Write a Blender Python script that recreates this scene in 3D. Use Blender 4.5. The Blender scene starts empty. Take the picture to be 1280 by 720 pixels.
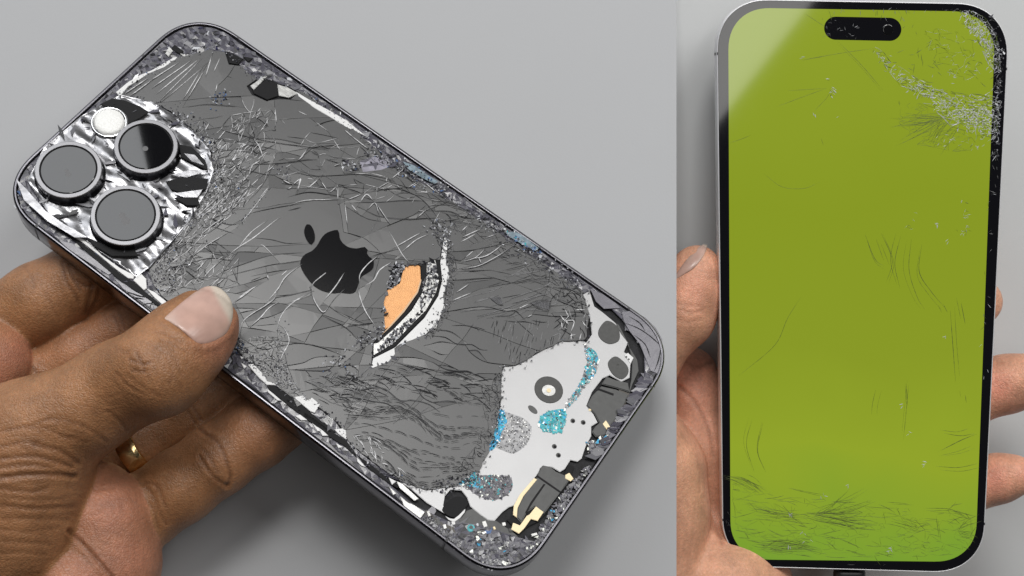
import bpy, bmesh, math, random
import numpy as np
from mathutils import Vector, Matrix
from mathutils.geometry import delaunay_2d_cdt, tessellate_polygon

# ------------------------------------------------------------------ camera, world, lamps, exposure
scene = bpy.context.scene
MM = 0.001
FOC = 1700.0                 # focal length in photograph pixels (1280 wide)
CAMZ = 480.0                 # camera height above the table, mm

cam_d = bpy.data.cameras.new("camera")
cam = bpy.data.objects.new("camera", cam_d)
scene.collection.objects.link(cam)
cam_d.sensor_width = 36.0
cam_d.lens = FOC / 1280.0 * 36.0
cam_d.clip_start = 0.01
cam_d.clip_end = 20
cam.location = (0, 0, CAMZ * MM)
scene.camera = cam

world = bpy.data.worlds.new("World")
scene.world = world
world.use_nodes = True
world.node_tree.nodes["Background"].inputs[0].default_value = (0.95, 0.97, 1.0, 1)
world.node_tree.nodes["Background"].inputs[1].default_value = 0.028


def softbox(name, center, target, sx, sy, watts, roll=0.0, color=(1, 1, 1)):
    d = bpy.data.lights.new(name, 'AREA')
    d.shape = 'RECTANGLE'
    d.size, d.size_y = sx, sy
    d.energy = watts
    d.color = color
    o = bpy.data.objects.new(name, d)
    scene.collection.objects.link(o)
    o.location = center
    v = Vector(target) - Vector(center)
    q = v.to_track_quat('-Z', 'Y')
    o.rotation_euler = (q.to_matrix() @ Matrix.Rotation(roll, 3, 'Z')).to_euler()
    return o


# overhead strip softbox; its lower right edge is what the phone screen mirrors at its top left
softbox("overhead_strip", (0.178, 0.110, 0.980), (0.178, 0.110, 0.0), 0.55, 0.10, 0.78,
        roll=math.radians(53.4), color=(1.0, 0.985, 0.96))
# upright softbox behind the table, mirrored in the camera lenses
softbox("rear_softbox", (-0.664, 0.900, 0.780), (-0.664, 0.0, 0.780), 1.10, 1.00, 9.0,
        roll=math.radians(16), color=(0.96, 0.98, 1.0))
# high softbox over the far side of the table: the main light
softbox("main_softbox", (-0.04, 1.00, 1.36), (-0.02, 0.0, 0.10), 0.46, 0.40, 11.5, color=(1.0, 0.985, 0.96))
# added fill lamp beyond the green screen phone, lifts the board's shadow there
softbox("side_fill", (0.60, 0.55, 0.834), (0.12, 0.0, 0.05), 0.50, 0.50, 4.6, color=(1.0, 0.99, 0.97))

scene.view_settings.view_transform = 'Standard'
scene.view_settings.look = 'None'
scene.view_settings.exposure = 0.0
scene.view_settings.gamma = 1.0
scene.cycles.use_denoising = True
scene.cycles.max_bounces = 8

random.seed(7)
rng = np.random.default_rng(11)


# ------------------------------------------------------------------ helpers: links, tags, materials
def link(o, parent=None):
    scene.collection.objects.link(o)
    if parent is not None:
        o.parent = parent
    return o


def tag(o, label=None, cat=None, group=None, kind=None):
    if label: o["label"] = label
    if cat: o["category"] = cat
    if group: o["group"] = group
    if kind: o["kind"] = kind
    return o


def mesh_obj(name, verts, faces, mat, parent=None, smooth=False, mats=None, midx=None, shade_angle=None):
    me = bpy.data.meshes.new(name)
    me.from_pydata([tuple(v) for v in verts], [], [tuple(f) for f in faces])
    if mats:
        for m in mats: me.materials.append(m)
        if midx is not None:
            me.polygons.foreach_set("material_index", list(midx))
    elif mat is not None:
        me.materials.append(mat)
    if smooth:
        me.polygons.foreach_set("use_smooth", [True] * len(me.polygons))
    me.update()
    o = bpy.data.objects.new(name, me)
    return link(o, parent)


def mat(name, base, rough=0.5, metal=0.0, spec=0.5, coat=0.0, emit=None, estr=0.0, ior=None,
        var=0.0, vscale=400.0, bump=0.0, bscale=900.0, rvar=0.0):
    m = bpy.data.materials.new(name)
    m.use_nodes = True
    nt = m.node_tree
    b = nt.nodes["Principled BSDF"]
    b.inputs["Base Color"].default_value = (*base, 1)
    b.inputs["Roughness"].default_value = rough
    b.inputs["Metallic"].default_value = metal
    b.inputs["Specular IOR Level"].default_value = spec
    b.inputs["Coat Weight"].default_value = coat
    b.inputs["Coat Roughness"].default_value = 0.04
    if ior: b.inputs["IOR"].default_value = ior
    if emit:
        b.inputs["Emission Color"].default_value = (*emit, 1)
        b.inputs["Emission Strength"].default_value = estr
    tc = nt.nodes.new("ShaderNodeTexCoord")
    if var > 0 or rvar > 0:
        n = nt.nodes.new("ShaderNodeTexNoise")
        n.inputs["Scale"].default_value = vscale
        n.inputs["Detail"].default_value = 5
        nt.links.new(tc.outputs["Object"], n.inputs["Vector"])
        if var > 0:
            r = nt.nodes.new("ShaderNodeMapRange")
            r.inputs[1].default_value = 0.3; r.inputs[2].default_value = 0.7
            r.inputs[3].default_value = 1 - var; r.inputs[4].default_value = 1 + var
            mx = nt.nodes.new("ShaderNodeVectorMath"); mx.operation = 'SCALE'
            mx.inputs[0].default_value = base
            nt.links.new(n.outputs["Fac"], r.inputs[0])
            nt.links.new(r.outputs[0], mx.inputs["Scale"])
            nt.links.new(mx.outputs[0], b.inputs["Base Color"])
        if rvar > 0:
            r2 = nt.nodes.new("ShaderNodeMapRange")
            r2.inputs[1].default_value = 0.3; r2.inputs[2].default_value = 0.7
            r2.inputs[3].default_value = max(0.01, rough - rvar); r2.inputs[4].default_value = rough + rvar
            nt.links.new(n.outputs["Fac"], r2.inputs[0])
            nt.links.new(r2.outputs[0], b.inputs["Roughness"])
    if bump > 0:
        n2 = nt.nodes.new("ShaderNodeTexNoise")
        n2.inputs["Scale"].default_value = bscale
        n2.inputs["Detail"].default_value = 4
        nt.links.new(tc.outputs["Object"], n2.inputs["Vector"])
        bp = nt.nodes.new("ShaderNodeBump")
        bp.inputs["Strength"].default_value = bump
        bp.inputs["Distance"].default_value = 0.0004
        nt.links.new(n2.outputs["Fac"], bp.inputs["Height"])
        nt.links.new(bp.outputs[0], b.inputs["Normal"])
    return m


M = {}
M['table'] = mat("pale_grey_table", (0.66, 0.67, 0.67), 0.75, var=0.02, vscale=30, bump=0.05, bscale=1500)
M['card'] = mat("pale_grey_card", (0.72, 0.735, 0.74), 0.75, var=0.02, vscale=20, bump=0.04, bscale=1500)
M['board'] = mat("grey_board", (0.435, 0.442, 0.455), 0.7, var=0.015, vscale=12, bump=0.05, bscale=1800)
M['steel'] = mat("polished_steel_frame", (0.115, 0.11, 0.125), 0.16, metal=1.0, rvar=0.06, vscale=300)
M['steel_bright'] = mat("bright_steel_lip", (0.85, 0.85, 0.86), 0.16, metal=1.0)
M['steel_lip'] = mat("worn_steel_lip", (0.12, 0.118, 0.13), 0.28, metal=1.0)
M['steel_silver'] = mat("silver_steel_frame", (0.86, 0.86, 0.88), 0.35, metal=0.35)
M['band'] = mat("antenna_plastic", (0.03, 0.03, 0.035), 0.5)
M['chassis'] = mat("dark_chassis", (0.014, 0.014, 0.016), 0.6, spec=0.25, var=0.4, vscale=500, bump=0.4, bscale=1500)
M['underlay'] = mat("dark_glass_underlay", (0.05, 0.05, 0.056), 0.45, var=0.4, vscale=700, bump=0.5, bscale=2200)
M['glass'] = mat("grey_frosted_back_glass", (0.088, 0.088, 0.089), 0.33, var=0.05, vscale=90, spec=0.45)
M['glass_edge'] = mat("broken_glass_edge", (0.30, 0.31, 0.33), 0.3)
M['logo'] = mat("black_gloss_emblem", (0.006, 0.006, 0.007), 0.12, spec=0.4)
M['crack_w'] = mat("white_crack_and_glint", (0.60, 0.60, 0.61), 0.35, var=0.3, vscale=1500)  # powdery crack faces, and glints painted on the net edges
M['crack_g'] = mat("grey_crack_and_highlight", (0.19, 0.19, 0.195), 0.4)  # crack faces, and highlights painted beside the ripple crests
M['crack_d'] = mat("dark_crack_and_shade", (0.018, 0.018, 0.020), 0.7, spec=0.2)  # open cracks, and shade painted beside the white ones
M['crack_s'] = mat("shallow_crack", (0.040, 0.040, 0.042), 0.6, spec=0.3)
M['chip_w'] = mat("white_glass_chip", (0.50, 0.51, 0.54), 0.25)
M['chip_g'] = mat("grey_glass_chip", (0.13, 0.13, 0.145), 0.3, spec=0.5)
M['chip_d'] = mat("dark_glass_chip", (0.028, 0.028, 0.032), 0.25, spec=0.5)
M['chip_v'] = mat("violet_glass_chip", (0.075, 0.072, 0.095), 0.3, spec=0.5)
M['chip_b'] = mat("blue_glass_chip", (0.10, 0.17, 0.34), 0.25, spec=0.6)
M['chip_n'] = mat("navy_glass_chip", (0.02, 0.02, 0.06), 0.25, spec=0.8)
M['teal'] = mat("turquoise_residue", (0.03, 0.38, 0.42), 0.4, var=0.45, vscale=900)
M['film'] = mat("grey_residue_film", (0.36, 0.36, 0.37), 0.5, var=0.35, vscale=900)
M['film_dark'] = mat("violet_residue_film", (0.13, 0.12, 0.14), 0.5, var=0.4, vscale=900)
M['cyan'] = mat("bright_blue_residue", (0.02, 0.34, 0.60), 0.4, var=0.4, vscale=900)
M['white_plate'] = mat("white_shield_plate", (0.70, 0.70, 0.70), 0.42, var=0.03, vscale=250, bump=0.03, bscale=800)
M['silver_plate'] = mat("silver_bracket_plate", (0.36, 0.36, 0.365), 0.40, metal=0.55, var=0.03, vscale=90, bump=0.02, bscale=600)
M['dull_silver'] = mat("dull_silver_plate", (0.42, 0.42, 0.41), 0.35, metal=0.6, var=0.12, vscale=300, bump=0.15, bscale=900)
M['foil'] = mat("crumpled_silver_foil", (0.28, 0.28, 0.292), 0.28, metal=0.75, var=0.5, vscale=220, bump=0.15, bscale=500)
M['copper'] = mat("copper_coil", (0.68, 0.33, 0.12), 0.42, metal=0.2, var=0.08, vscale=900)
def windings(m):
    nt = m.node_tree; b = nt.nodes["Principled BSDF"]
    tc = nt.nodes.new("ShaderNodeTexCoord"); w = nt.nodes.new("ShaderNodeTexWave")
    w.wave_type = 'RINGS'; w.rings_direction = 'Z'; w.inputs["Scale"].default_value = 700; w.inputs["Distortion"].default_value = 0.6; w.inputs["Detail"].default_value = 1
    mp = nt.nodes.new("ShaderNodeMapping"); mp.inputs["Location"].default_value = (0.012, 0.004, 0)
    nt.links.new(tc.outputs["Object"], mp.inputs[0]); nt.links.new(mp.outputs[0], w.inputs["Vector"])
    bp = nt.nodes.new("ShaderNodeBump"); bp.inputs["Strength"].default_value = 0.5; bp.inputs["Distance"].default_value = 0.0001
    nt.links.new(w.outputs["Fac"], bp.inputs["Height"]); nt.links.new(bp.outputs[0], b.inputs["Normal"])


windings(M['copper'])
M['tan'] = mat("tan_coil_edge", (0.62, 0.42, 0.25), 0.5)
M['black'] = mat("black_plastic", (0.006, 0.006, 0.007), 0.6, spec=0.2)
M['pad'] = mat("grey_foam_pad", (0.075, 0.075, 0.073), 0.7, var=0.1, vscale=1500)
M['module'] = mat("dark_grey_module", (0.055, 0.056, 0.055), 0.45, var=0.15, vscale=600, bump=0.1)
M['flex'] = mat("brown_black_flex", (0.035, 0.028, 0.02), 0.4, var=0.2, vscale=500)
M['gold'] = mat("pale_gold_contact", (0.50, 0.42, 0.27), 0.35, metal=0.6)
M['lens_ring'] = mat("lens_ring_metal", (0.20, 0.20, 0.21), 0.4, metal=0.8)
M['lens_side'] = mat("lens_barrel_dark", (0.05, 0.05, 0.055), 0.18, metal=0.9)
M['lens_glass'] = mat("black_lens_glass", (0.004, 0.004, 0.005), 0.03, ior=1.78, spec=0.5)
M['lens_core'] = mat("lens_inner_element", (0.13, 0.13, 0.135), 0.5, spec=0.3)
M['flash'] = mat("flash_diffuser", (0.80, 0.80, 0.78), 0.3, bump=0.5, bscale=1600)
M['ring_gold'] = mat("yellow_gold", (0.92, 0.68, 0.34), 0.2, metal=1.0, rvar=0.05, vscale=800)
M['bezel'] = mat("black_glass_bezel", (0.006, 0.006, 0.008), 0.045, ior=1.5)
M['cable'] = mat("black_cable", (0.012, 0.012, 0.013), 0.5)
M['screen_white'] = mat("white_screen_fracture", (0.90, 0.92, 0.84), 0.3)
M['crack_screen'] = mat("dark_screen_crack", (0.085, 0.115, 0.02), 0.5)


# ------------------------------------------------------------------ pixel -> place
def ray(px, py):
    return np.array([(px - 640.0) / FOC, (360.0 - py) / FOC, -1.0])


def at(px, py, depth):
    """point in camera-aligned world axes (mm) a given depth below the camera"""
    return ray(px, py) * depth


def to_world(p):
    return np.array([p[0], p[1], p[2] + CAMZ]) * MM


class Pose:
    def __init__(self, R, T):
        self.R = np.array(R); self.T = np.array(T)

    def local(self, px, py, w=0.0):
        d = ray(px, py); n = self.R[:, 2]
        t = ((self.T + n * w) @ n) / (d @ n)
        q = self.R.T @ (d * t - self.T)
        return np.array([q[0], q[1], w])

    def poly(self, pts, w=0.0):
        return [self.local(x, y, w) for x, y in pts]

    def world_point(self, px, py, w=0.0):
        return self.R @ self.local(px, py, w) + self.T

    def matrix(self):
        t = to_world(self.T)
        m = Matrix([[*self.R[0], t[0]], [*self.R[1], t[1]], [*self.R[2], t[2]], [0, 0, 0, 1]])
        return m


PA = Pose([[0.80713, 0.57156, 0.14789], [-0.57489, 0.70389, 0.41719], [0.13435, -0.42174, 0.89671]],
          [-42.82105, 3.86413, -341.71986])
PB = Pose([[0.01075, 0.99829, -0.05751], [-0.99014, 0.0026, -0.14003], [-0.13964, 0.05845, 0.98848]],
          [96.60409, -1.69620, -380.84639])


def Z(ox, oy, s, *curves):
    return [[(ox + x / s, oy + y / s) for x, y in c] for c in curves]


def catmull(pts, step=2.0):
    pts = [np.array(p, float) for p in pts]
    if len(pts) == 2:
        n = max(2, int(np.linalg.norm(pts[1] - pts[0]) / step))
        return [pts[0] + (pts[1] - pts[0]) * i / n for i in range(n + 1)]
    P = [2 * pts[0] - pts[1]] + pts + [2 * pts[-1] - pts[-2]]
    out = []
    for i in range(1, len(P) - 2):
        a, b, c, d = P[i - 1], P[i], P[i + 1], P[i + 2]
        n = max(2, int(np.linalg.norm(c - b) / step))
        for k in range(n):
            t = k / n
            out.append(0.5 * ((2 * b) + (c - a) * t + (2 * a - 5 * b + 4 * c - d) * t * t + (3 * b - a - 3 * c + d) * t ** 3))
    out.append(pts[-1])
    return out


_tp = {}


def inside(poly, x, y):
    r = False
    k = id(poly)
    c = _tp.get(k)
    if c is None or c[0] is not poly or len(c[1]) != len(poly):
        c = (poly, [(float(q[0]), float(q[1])) for q in poly]); _tp[k] = c
    poly = c[1]; x = float(x); y = float(y)
    n = len(poly); j = n - 1
    for i in range(n):
        xi, yi = poly[i][0], poly[i][1]; xj, yj = poly[j][0], poly[j][1]
        if (yi > y) != (yj > y) and x < (xj - xi) * (y - yi) / (yj - yi) + xi:
            r = not r
        j = i
    return r


def seg_dist(PX, poly):
    """pixel distance of points to a polyline and the fraction along it"""
    best = np.full(len(PX), 1e9)
    for a, b in zip(poly[:-1], poly[1:]):
        a = np.array(a); b = np.array(b); d = b - a
        t = np.clip(((PX - a) @ d) / (d @ d + 1e-9), 0, 1)
        best = np.minimum(best, np.linalg.norm(PX - a - t[:, None] * d, axis=1))
    return best


def rounded(quad, r, expo=2.3, seg=14):
    """quad: four (x,y) corners in order; rounded with superellipse corners"""
    q = [np.array(c[:2], float) for c in quad]
    out = []
    for i in range(4):
        c = q[i]; a = q[i - 1] - c; b = q[(i + 1) % 4] - c
        a /= np.linalg.norm(a); b /= np.linalg.norm(b)
        o = c + a * r + b * r
        for k in range(seg + 1):
            th = math.pi / 2 * k / seg
            ca, cb = math.cos(th) ** (2 / expo), math.sin(th) ** (2 / expo)
            out.append(o - b * r * ca - a * r * cb)
    return out


def offset(poly, d):
    """inward offset of a convex polygon (any winding)"""
    p = [np.array(v[:2], float) for v in poly]
    n = len(p)
    area = sum(p[i][0] * p[(i + 1) % n][1] - p[(i + 1) % n][0] * p[i][1] for i in range(n))
    s = 1 if area > 0 else -1
    out = []
    for i in range(n):
        t = p[(i + 1) % n] - p[i - 1]
        t = t / (np.linalg.norm(t) + 1e-9)
        out.append(p[i] + d * s * np.array([-t[1], t[0]]))
    return out


def plate(name, poly, top, thick, m, parent, bevel=0.0, label=None, smooth=False):
    """flat piece with thickness from a 2D polygon (local mm)"""
    bm = bmesh.new()
    p = [np.array(v[:2], float) for v in poly]
    n = len(p)
    area = sum(p[i][0] * p[(i + 1) % n][1] - p[(i + 1) % n][0] * p[i][1] for i in range(n))
    if area < 0: p = p[::-1]
    vs = [bm.verts.new((v[0] * MM, v[1] * MM, top * MM)) for v in p]
    lo = [bm.verts.new((v[0] * MM, v[1] * MM, (top - thick) * MM)) for v in p]
    f = bm.faces.new(vs); f.normal_update()
    for i in range(n):
        bm.faces.new((lo[i], lo[(i + 1) % n], vs[(i + 1) % n], vs[i]))
    if bevel > 0:
        try:
            bmesh.ops.bevel(bm, geom=[e for e in f.edges], offset=bevel * MM, segments=2, affect='EDGES', clamp_overlap=True)
        except Exception:
            pass
    for x in [x for x in bm.faces if len(x.verts) > 4]:
        vv = list(x.verts)
        tri = tessellate_polygon([[v.co for v in vv]])
        nz = x.normal.z
        bm.faces.remove(x)
        for t in tri:
            a, b_, c_ = (vv[i] for i in t)
            if ((b_.co - a.co).cross(c_.co - a.co)).z * (1 if nz >= 0 else -1) < 0: b_, c_ = c_, b_
            try: bm.faces.new((a, b_, c_))
            except ValueError: pass
    me = bpy.data.meshes.new(name)
    bm.to_mesh(me); bm.free()
    me.materials.append(m)
    o = link(bpy.data.objects.new(name, me), parent)
    if label: o["label"] = label
    return o


def ring_loft(name, loops, m, parent, closed=True, smooth=True, cap=False):
    """loops: list of lists of xyz (mm) with equal counts"""
    vs = [(*[c * MM for c in v],) for L in loops for v in L]
    n = len(loops[0]); fs = []
    for k in range(len(loops) - 1):
        for i in range(n):
            j = (i + 1) % n
            fs.append((k * n + i, k * n + j, (k + 1) * n + j, (k + 1) * n + i))
    if cap:
        fs.append(tuple(range((len(loops) - 1) * n, len(loops) * n)))
    o = mesh_obj(name, vs, fs, m, parent, smooth)
    bm = bmesh.new(); bm.from_mesh(o.data)
    bmesh.ops.recalc_face_normals(bm, faces=bm.faces)
    bm.to_mesh(o.data); bm.free()
    return o


class Rib:
    """collects crack ribbons (ridge profile) and chips into one mesh with several materials"""
    def __init__(self): self.v = []; self.f = []; self.m = []

    def ribbon(self, pts, width, mi, z=0.03, ridge=0.05, taper=True, jit=0.35):
        pts = [np.array(p[:2], float) for p in pts]
        n = len(pts)
        if n < 2: return
        base = len(self.v)
        L = n - 1
        w = width
        for i, p in enumerate(pts):
            t = pts[min(i + 1, L)] - pts[max(i - 1, 0)]
            t = t / (np.linalg.norm(t) + 1e-9)
            nn = np.array([-t[1], t[0]])
            s = 1.0
            if taper:
                s = min(1.0, 0.15 + 3.2 * min(i, L - i) / max(L, 1))
            ww = w * s * (1 + random.uniform(-jit, jit)) * 0.5
            a = p + nn * ww; b = p - nn * ww
            c = p + nn * random.uniform(-0.3, 0.3) * ww
            self.v += [(a[0] * MM, a[1] * MM, z * MM), (c[0] * MM, c[1] * MM, (z + ridge) * MM), (b[0] * MM, b[1] * MM, z * MM)]
            if i:
                k = base + 3 * i
                self.f += [(k - 3, k, k + 1, k - 2), (k - 2, k + 1, k + 2, k - 1)]
                self.m += [mi, mi]

    def chip(self, x, y, z, size, mi, tilt=0.6, elong=1.0, ang=None):
        k = len(self.v)
        n = random.choice((3, 4, 4, 5))
        a0 = random.uniform(0, 6.28) if ang is None else ang
        nx, ny = random.gauss(0, tilt), random.gauss(0, tilt)
        th = size * random.uniform(0.15, 0.4)
        top = []
        ca, sa = math.cos(a0), math.sin(a0)
        for i in range(n):
            th_ = 6.283 * i / n + random.uniform(-0.4, 0.4)
            r = size * random.uniform(0.55, 1.0)
            ex, ey = r * math.cos(th_) * elong, r * math.sin(th_) / elong ** 0.5
            dx, dy = ex * ca - ey * sa, ex * sa + ey * ca
            dz = max(-size * 0.6, min(size * 0.9, nx * dx + ny * dy))
            top.append((x + dx, y + dy, z + dz))
        for q in top: self.v.append(tuple(c * MM for c in q))
        for q in top: self.v.append((q[0] * MM, q[1] * MM, (q[2] - th) * MM))
        self.f.append(tuple(range(k, k + n))); self.m.append(mi)
        for i in range(n):
            j = (i + 1) % n
            self.f.append((k + n + i, k + n + j, k + j, k + i)); self.m.append(mi)

    def build(self, name, mats, parent, kind="stuff"):
        o = mesh_obj(name, self.v, self.f, None, parent, mats=mats, midx=self.m)
        if kind: o["kind"] = kind
        return o


# ------------------------------------------------------------------ the setting
# pale table under the right hand setup
def slab(name, x0, x1, y0, y1, ztop_l, ztop_r, zbot, m):
    v = [(x0, y0, zbot), (x1, y0, zbot), (x1, y1, zbot), (x0, y1, zbot),
         (x0, y0, ztop_l), (x1, y0, ztop_r), (x1, y1, ztop_r), (x0, y1, ztop_l)]
    v = [tuple(c * MM for c in q) for q in v]
    f = [(0, 3, 2, 1), (4, 5, 6, 7), (0, 1, 5, 4), (1, 2, 6, 5), (2, 3, 7, 6), (3, 0, 4, 7)]
    return mesh_obj(name, v, f, m)


tb = slab("table", -900, 900, -900, 900, 0, 0, -30, M['table'])
tag(tb, "pale grey table top under the two backdrops", None, kind="structure")
# pale card leaning under the right hand setup, its far edge propped higher
def block(name, corners, m):
    v = [(p[0], p[1], 0.0005) for p in corners] + [tuple(p) for p in corners]
    return mesh_obj(name, v, [(0, 3, 2, 1), (4, 5, 6, 7), (0, 1, 5, 4), (1, 2, 6, 5), (2, 3, 7, 6), (3, 0, 4, 7)], m)


_c0, _c1 = at(1000, 0, 392.0), at(1000, 720, 445.0)
_cn = np.cross(_c1 - _c0, np.array([1.0, 0, 0]))


def on_card(px, py):
    d = ray(px, py)
    return to_world(d * ((_c0 @ _cn) / (d @ _cn)))


_ck = [on_card(839, 840), on_card(2100, 840), on_card(2100, -160), on_card(839, -160)]
cd_ = block("backdrop_card", _ck, M['card'])
tag(cd_, "pale grey backdrop card behind the phone with the green screen", None, kind="structure")
# sloping grey board on the table: its right edge is the straight vertical seam of the picture
_q = [at(243, 6, 381.0), at(300, 600, 360.5), at(847, 433, 363.5)]
_n = np.cross(_q[1] - _q[0], _q[2] - _q[0])


def on_board(px, py):
    d = ray(px, py)
    return to_world(d * ((_q[0] @ _n) / (d @ _n)))


_top = [on_board(-1100, 1150), on_board(845.6, 1150), on_board(845.6, -420), on_board(-1100, -420)]
_v = [(p[0], p[1], 0.0005) for p in _top] + [tuple(p) for p in _top]
bd = mesh_obj("backdrop_board", _v, [(0, 3, 2, 1), (4, 5, 6, 7), (0, 1, 5, 4), (1, 2, 6, 5), (2, 3, 7, 6), (3, 0, 4, 7)], M['board'])
tag(bd, "grey sloping backdrop board behind the phone shown from its back", None, kind="structure")

# ------------------------------------------------------------------ left phone, seen from the back
phone = bpy.data.objects.new("smartphone", None)
link(phone)
phone.matrix_world = PA.matrix()
phone.empty_display_size = 0.02
tag(phone, "dark grey phone showing its shattered back with three camera lenses", "phone")

quadA = PA.poly([(243.3, 5.8), (855, 429.4), (639.7, 741.6), (-13.4, 241.2)])
outA = rounded(quadA, 14.5, 2.25, 16)
TH = 7.85


def frame_loops(out, prof):
    return [[(p[0], p[1], z) for p in offset(out, d)] for d, z in prof]


# steel band: outer side, rounded lip, inner wall
ring_loft("frame", frame_loops(outA, [(0.9, -TH), (0.25, -TH + 0.25), (0.0, -TH + 0.9), (0.0, -0.75), (0.1, -0.35), (0.28, -0.1), (0.5, 0.0)]), M['steel'], phone)
ring_loft("frame_lip", frame_loops(outA, [(0.5, 0.0), (0.7, 0.01), (0.9, 0.0), (0.98, -0.03), (1.25, -1.6)]), M['steel_lip'], phone)
front = offset(outA, 0.9)
plate("front_glass", [(p[0], p[1]) for p in front], -TH + 0.02, 0.35, M['bezel'], phone)
plate("chassis", [(p[0], p[1]) for p in offset(outA, 1.3)], -1.45, 1.0, M['chassis'], phone)

# plastic breaks in the steel band
def bands(pose, out, parent, spots, cuts):
    for bx, by in spots:
        c = pose.local(bx, by)[:2]
        best = None
        for k in range(len(out)):
            a, b = out[k], out[(k + 1) % len(out)]
            if np.linalg.norm(b - a) < 1e-4: continue
            t = np.clip(np.dot(c - a, b - a) / np.dot(b - a, b - a), 0, 1)
            q = a + (b - a) * t
            if best is None or np.linalg.norm(q - c) < best[0]:
                best = (np.linalg.norm(q - c), q, (b - a) / np.linalg.norm(b - a))
        q, t = best[1], best[2]
        nn = np.array([-t[1], t[0]])
        if np.dot(nn, -q) < 0: nn = -nn
        for o0, o1, top, th in cuts:
            plate("antenna_band", [q - t * 0.35 + nn * o0, q + t * 0.35 + nn * o0, q + t * 0.35 + nn * o1, q - t * 0.35 + nn * o1], top, th, M['band'], parent)


bands(PA, outA, phone, ((300, 45), (44, 284), (787, 384), (817, 486), (556, 678), (176, 67)), ((0.32, 1.0, 0.035, 0.8), (0.0, 0.6, -0.80, 5.9)))

# glass sheet that is left, and the holes broken through it (photo pixels)
GLASS = [(150, 118), (185, 92), (222, 72), (262, 62), (286, 66), (304, 84), (318, 98), (352, 104), (385, 118), (420, 146), (455, 172), (480, 195),
         (500, 214), (540, 236), (590, 268), (640, 302), (690, 336), (728, 364), (736, 393), (733, 425), (703, 426),
         (680, 437), (645, 457), (628, 458), (626, 480), (626, 503), (622, 520), (612, 563), (598, 588), (570, 607), (533, 612),
         (500, 600), (470, 580), (447, 562), (432, 545), (418, 524), (398, 508), (385, 500), (372, 508), (366, 498), (350, 486),
         (340, 478), (330, 472), (318, 456), (305, 446), (285, 428), (250, 400), (208, 376), (196, 362), (188, 345), (186, 335), (200, 318), (215, 302), (235, 277),
         (258, 240), (267, 212), (262, 187), (244, 168), (217, 142), (190, 127), (164, 122)]
HOLE_C = Z(440, 290, 4.0, [(160, 350), (175, 290), (195, 200), (215, 150), (270, 165), (345, 160), (415, 135), (440, 140), (450, 60), (462, 22), (477, 25),
                           (480, 80), (472, 130), (488, 215), (470, 270), (455, 320), (465, 375), (440, 430), (420, 480), (395, 482), (370, 510), (300, 540), (240, 560), (215, 580), (215, 610), (180, 650),
                           (95, 685), (105, 555), (165, 485)])[0]
HOLE_T = Z(200, 20, 3.0, [(325, 262), (385, 220), (440, 240), (520, 285), (490, 312), (440, 312), (400, 318), (345, 295)])[0]
HOLE_U = Z(200, 20, 3.0, [(240, 125), (275, 125), (320, 160), (300, 186), (258, 182)])[0]
HOLES = [HOLE_C, HOLE_T, HOLE_U]

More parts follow.
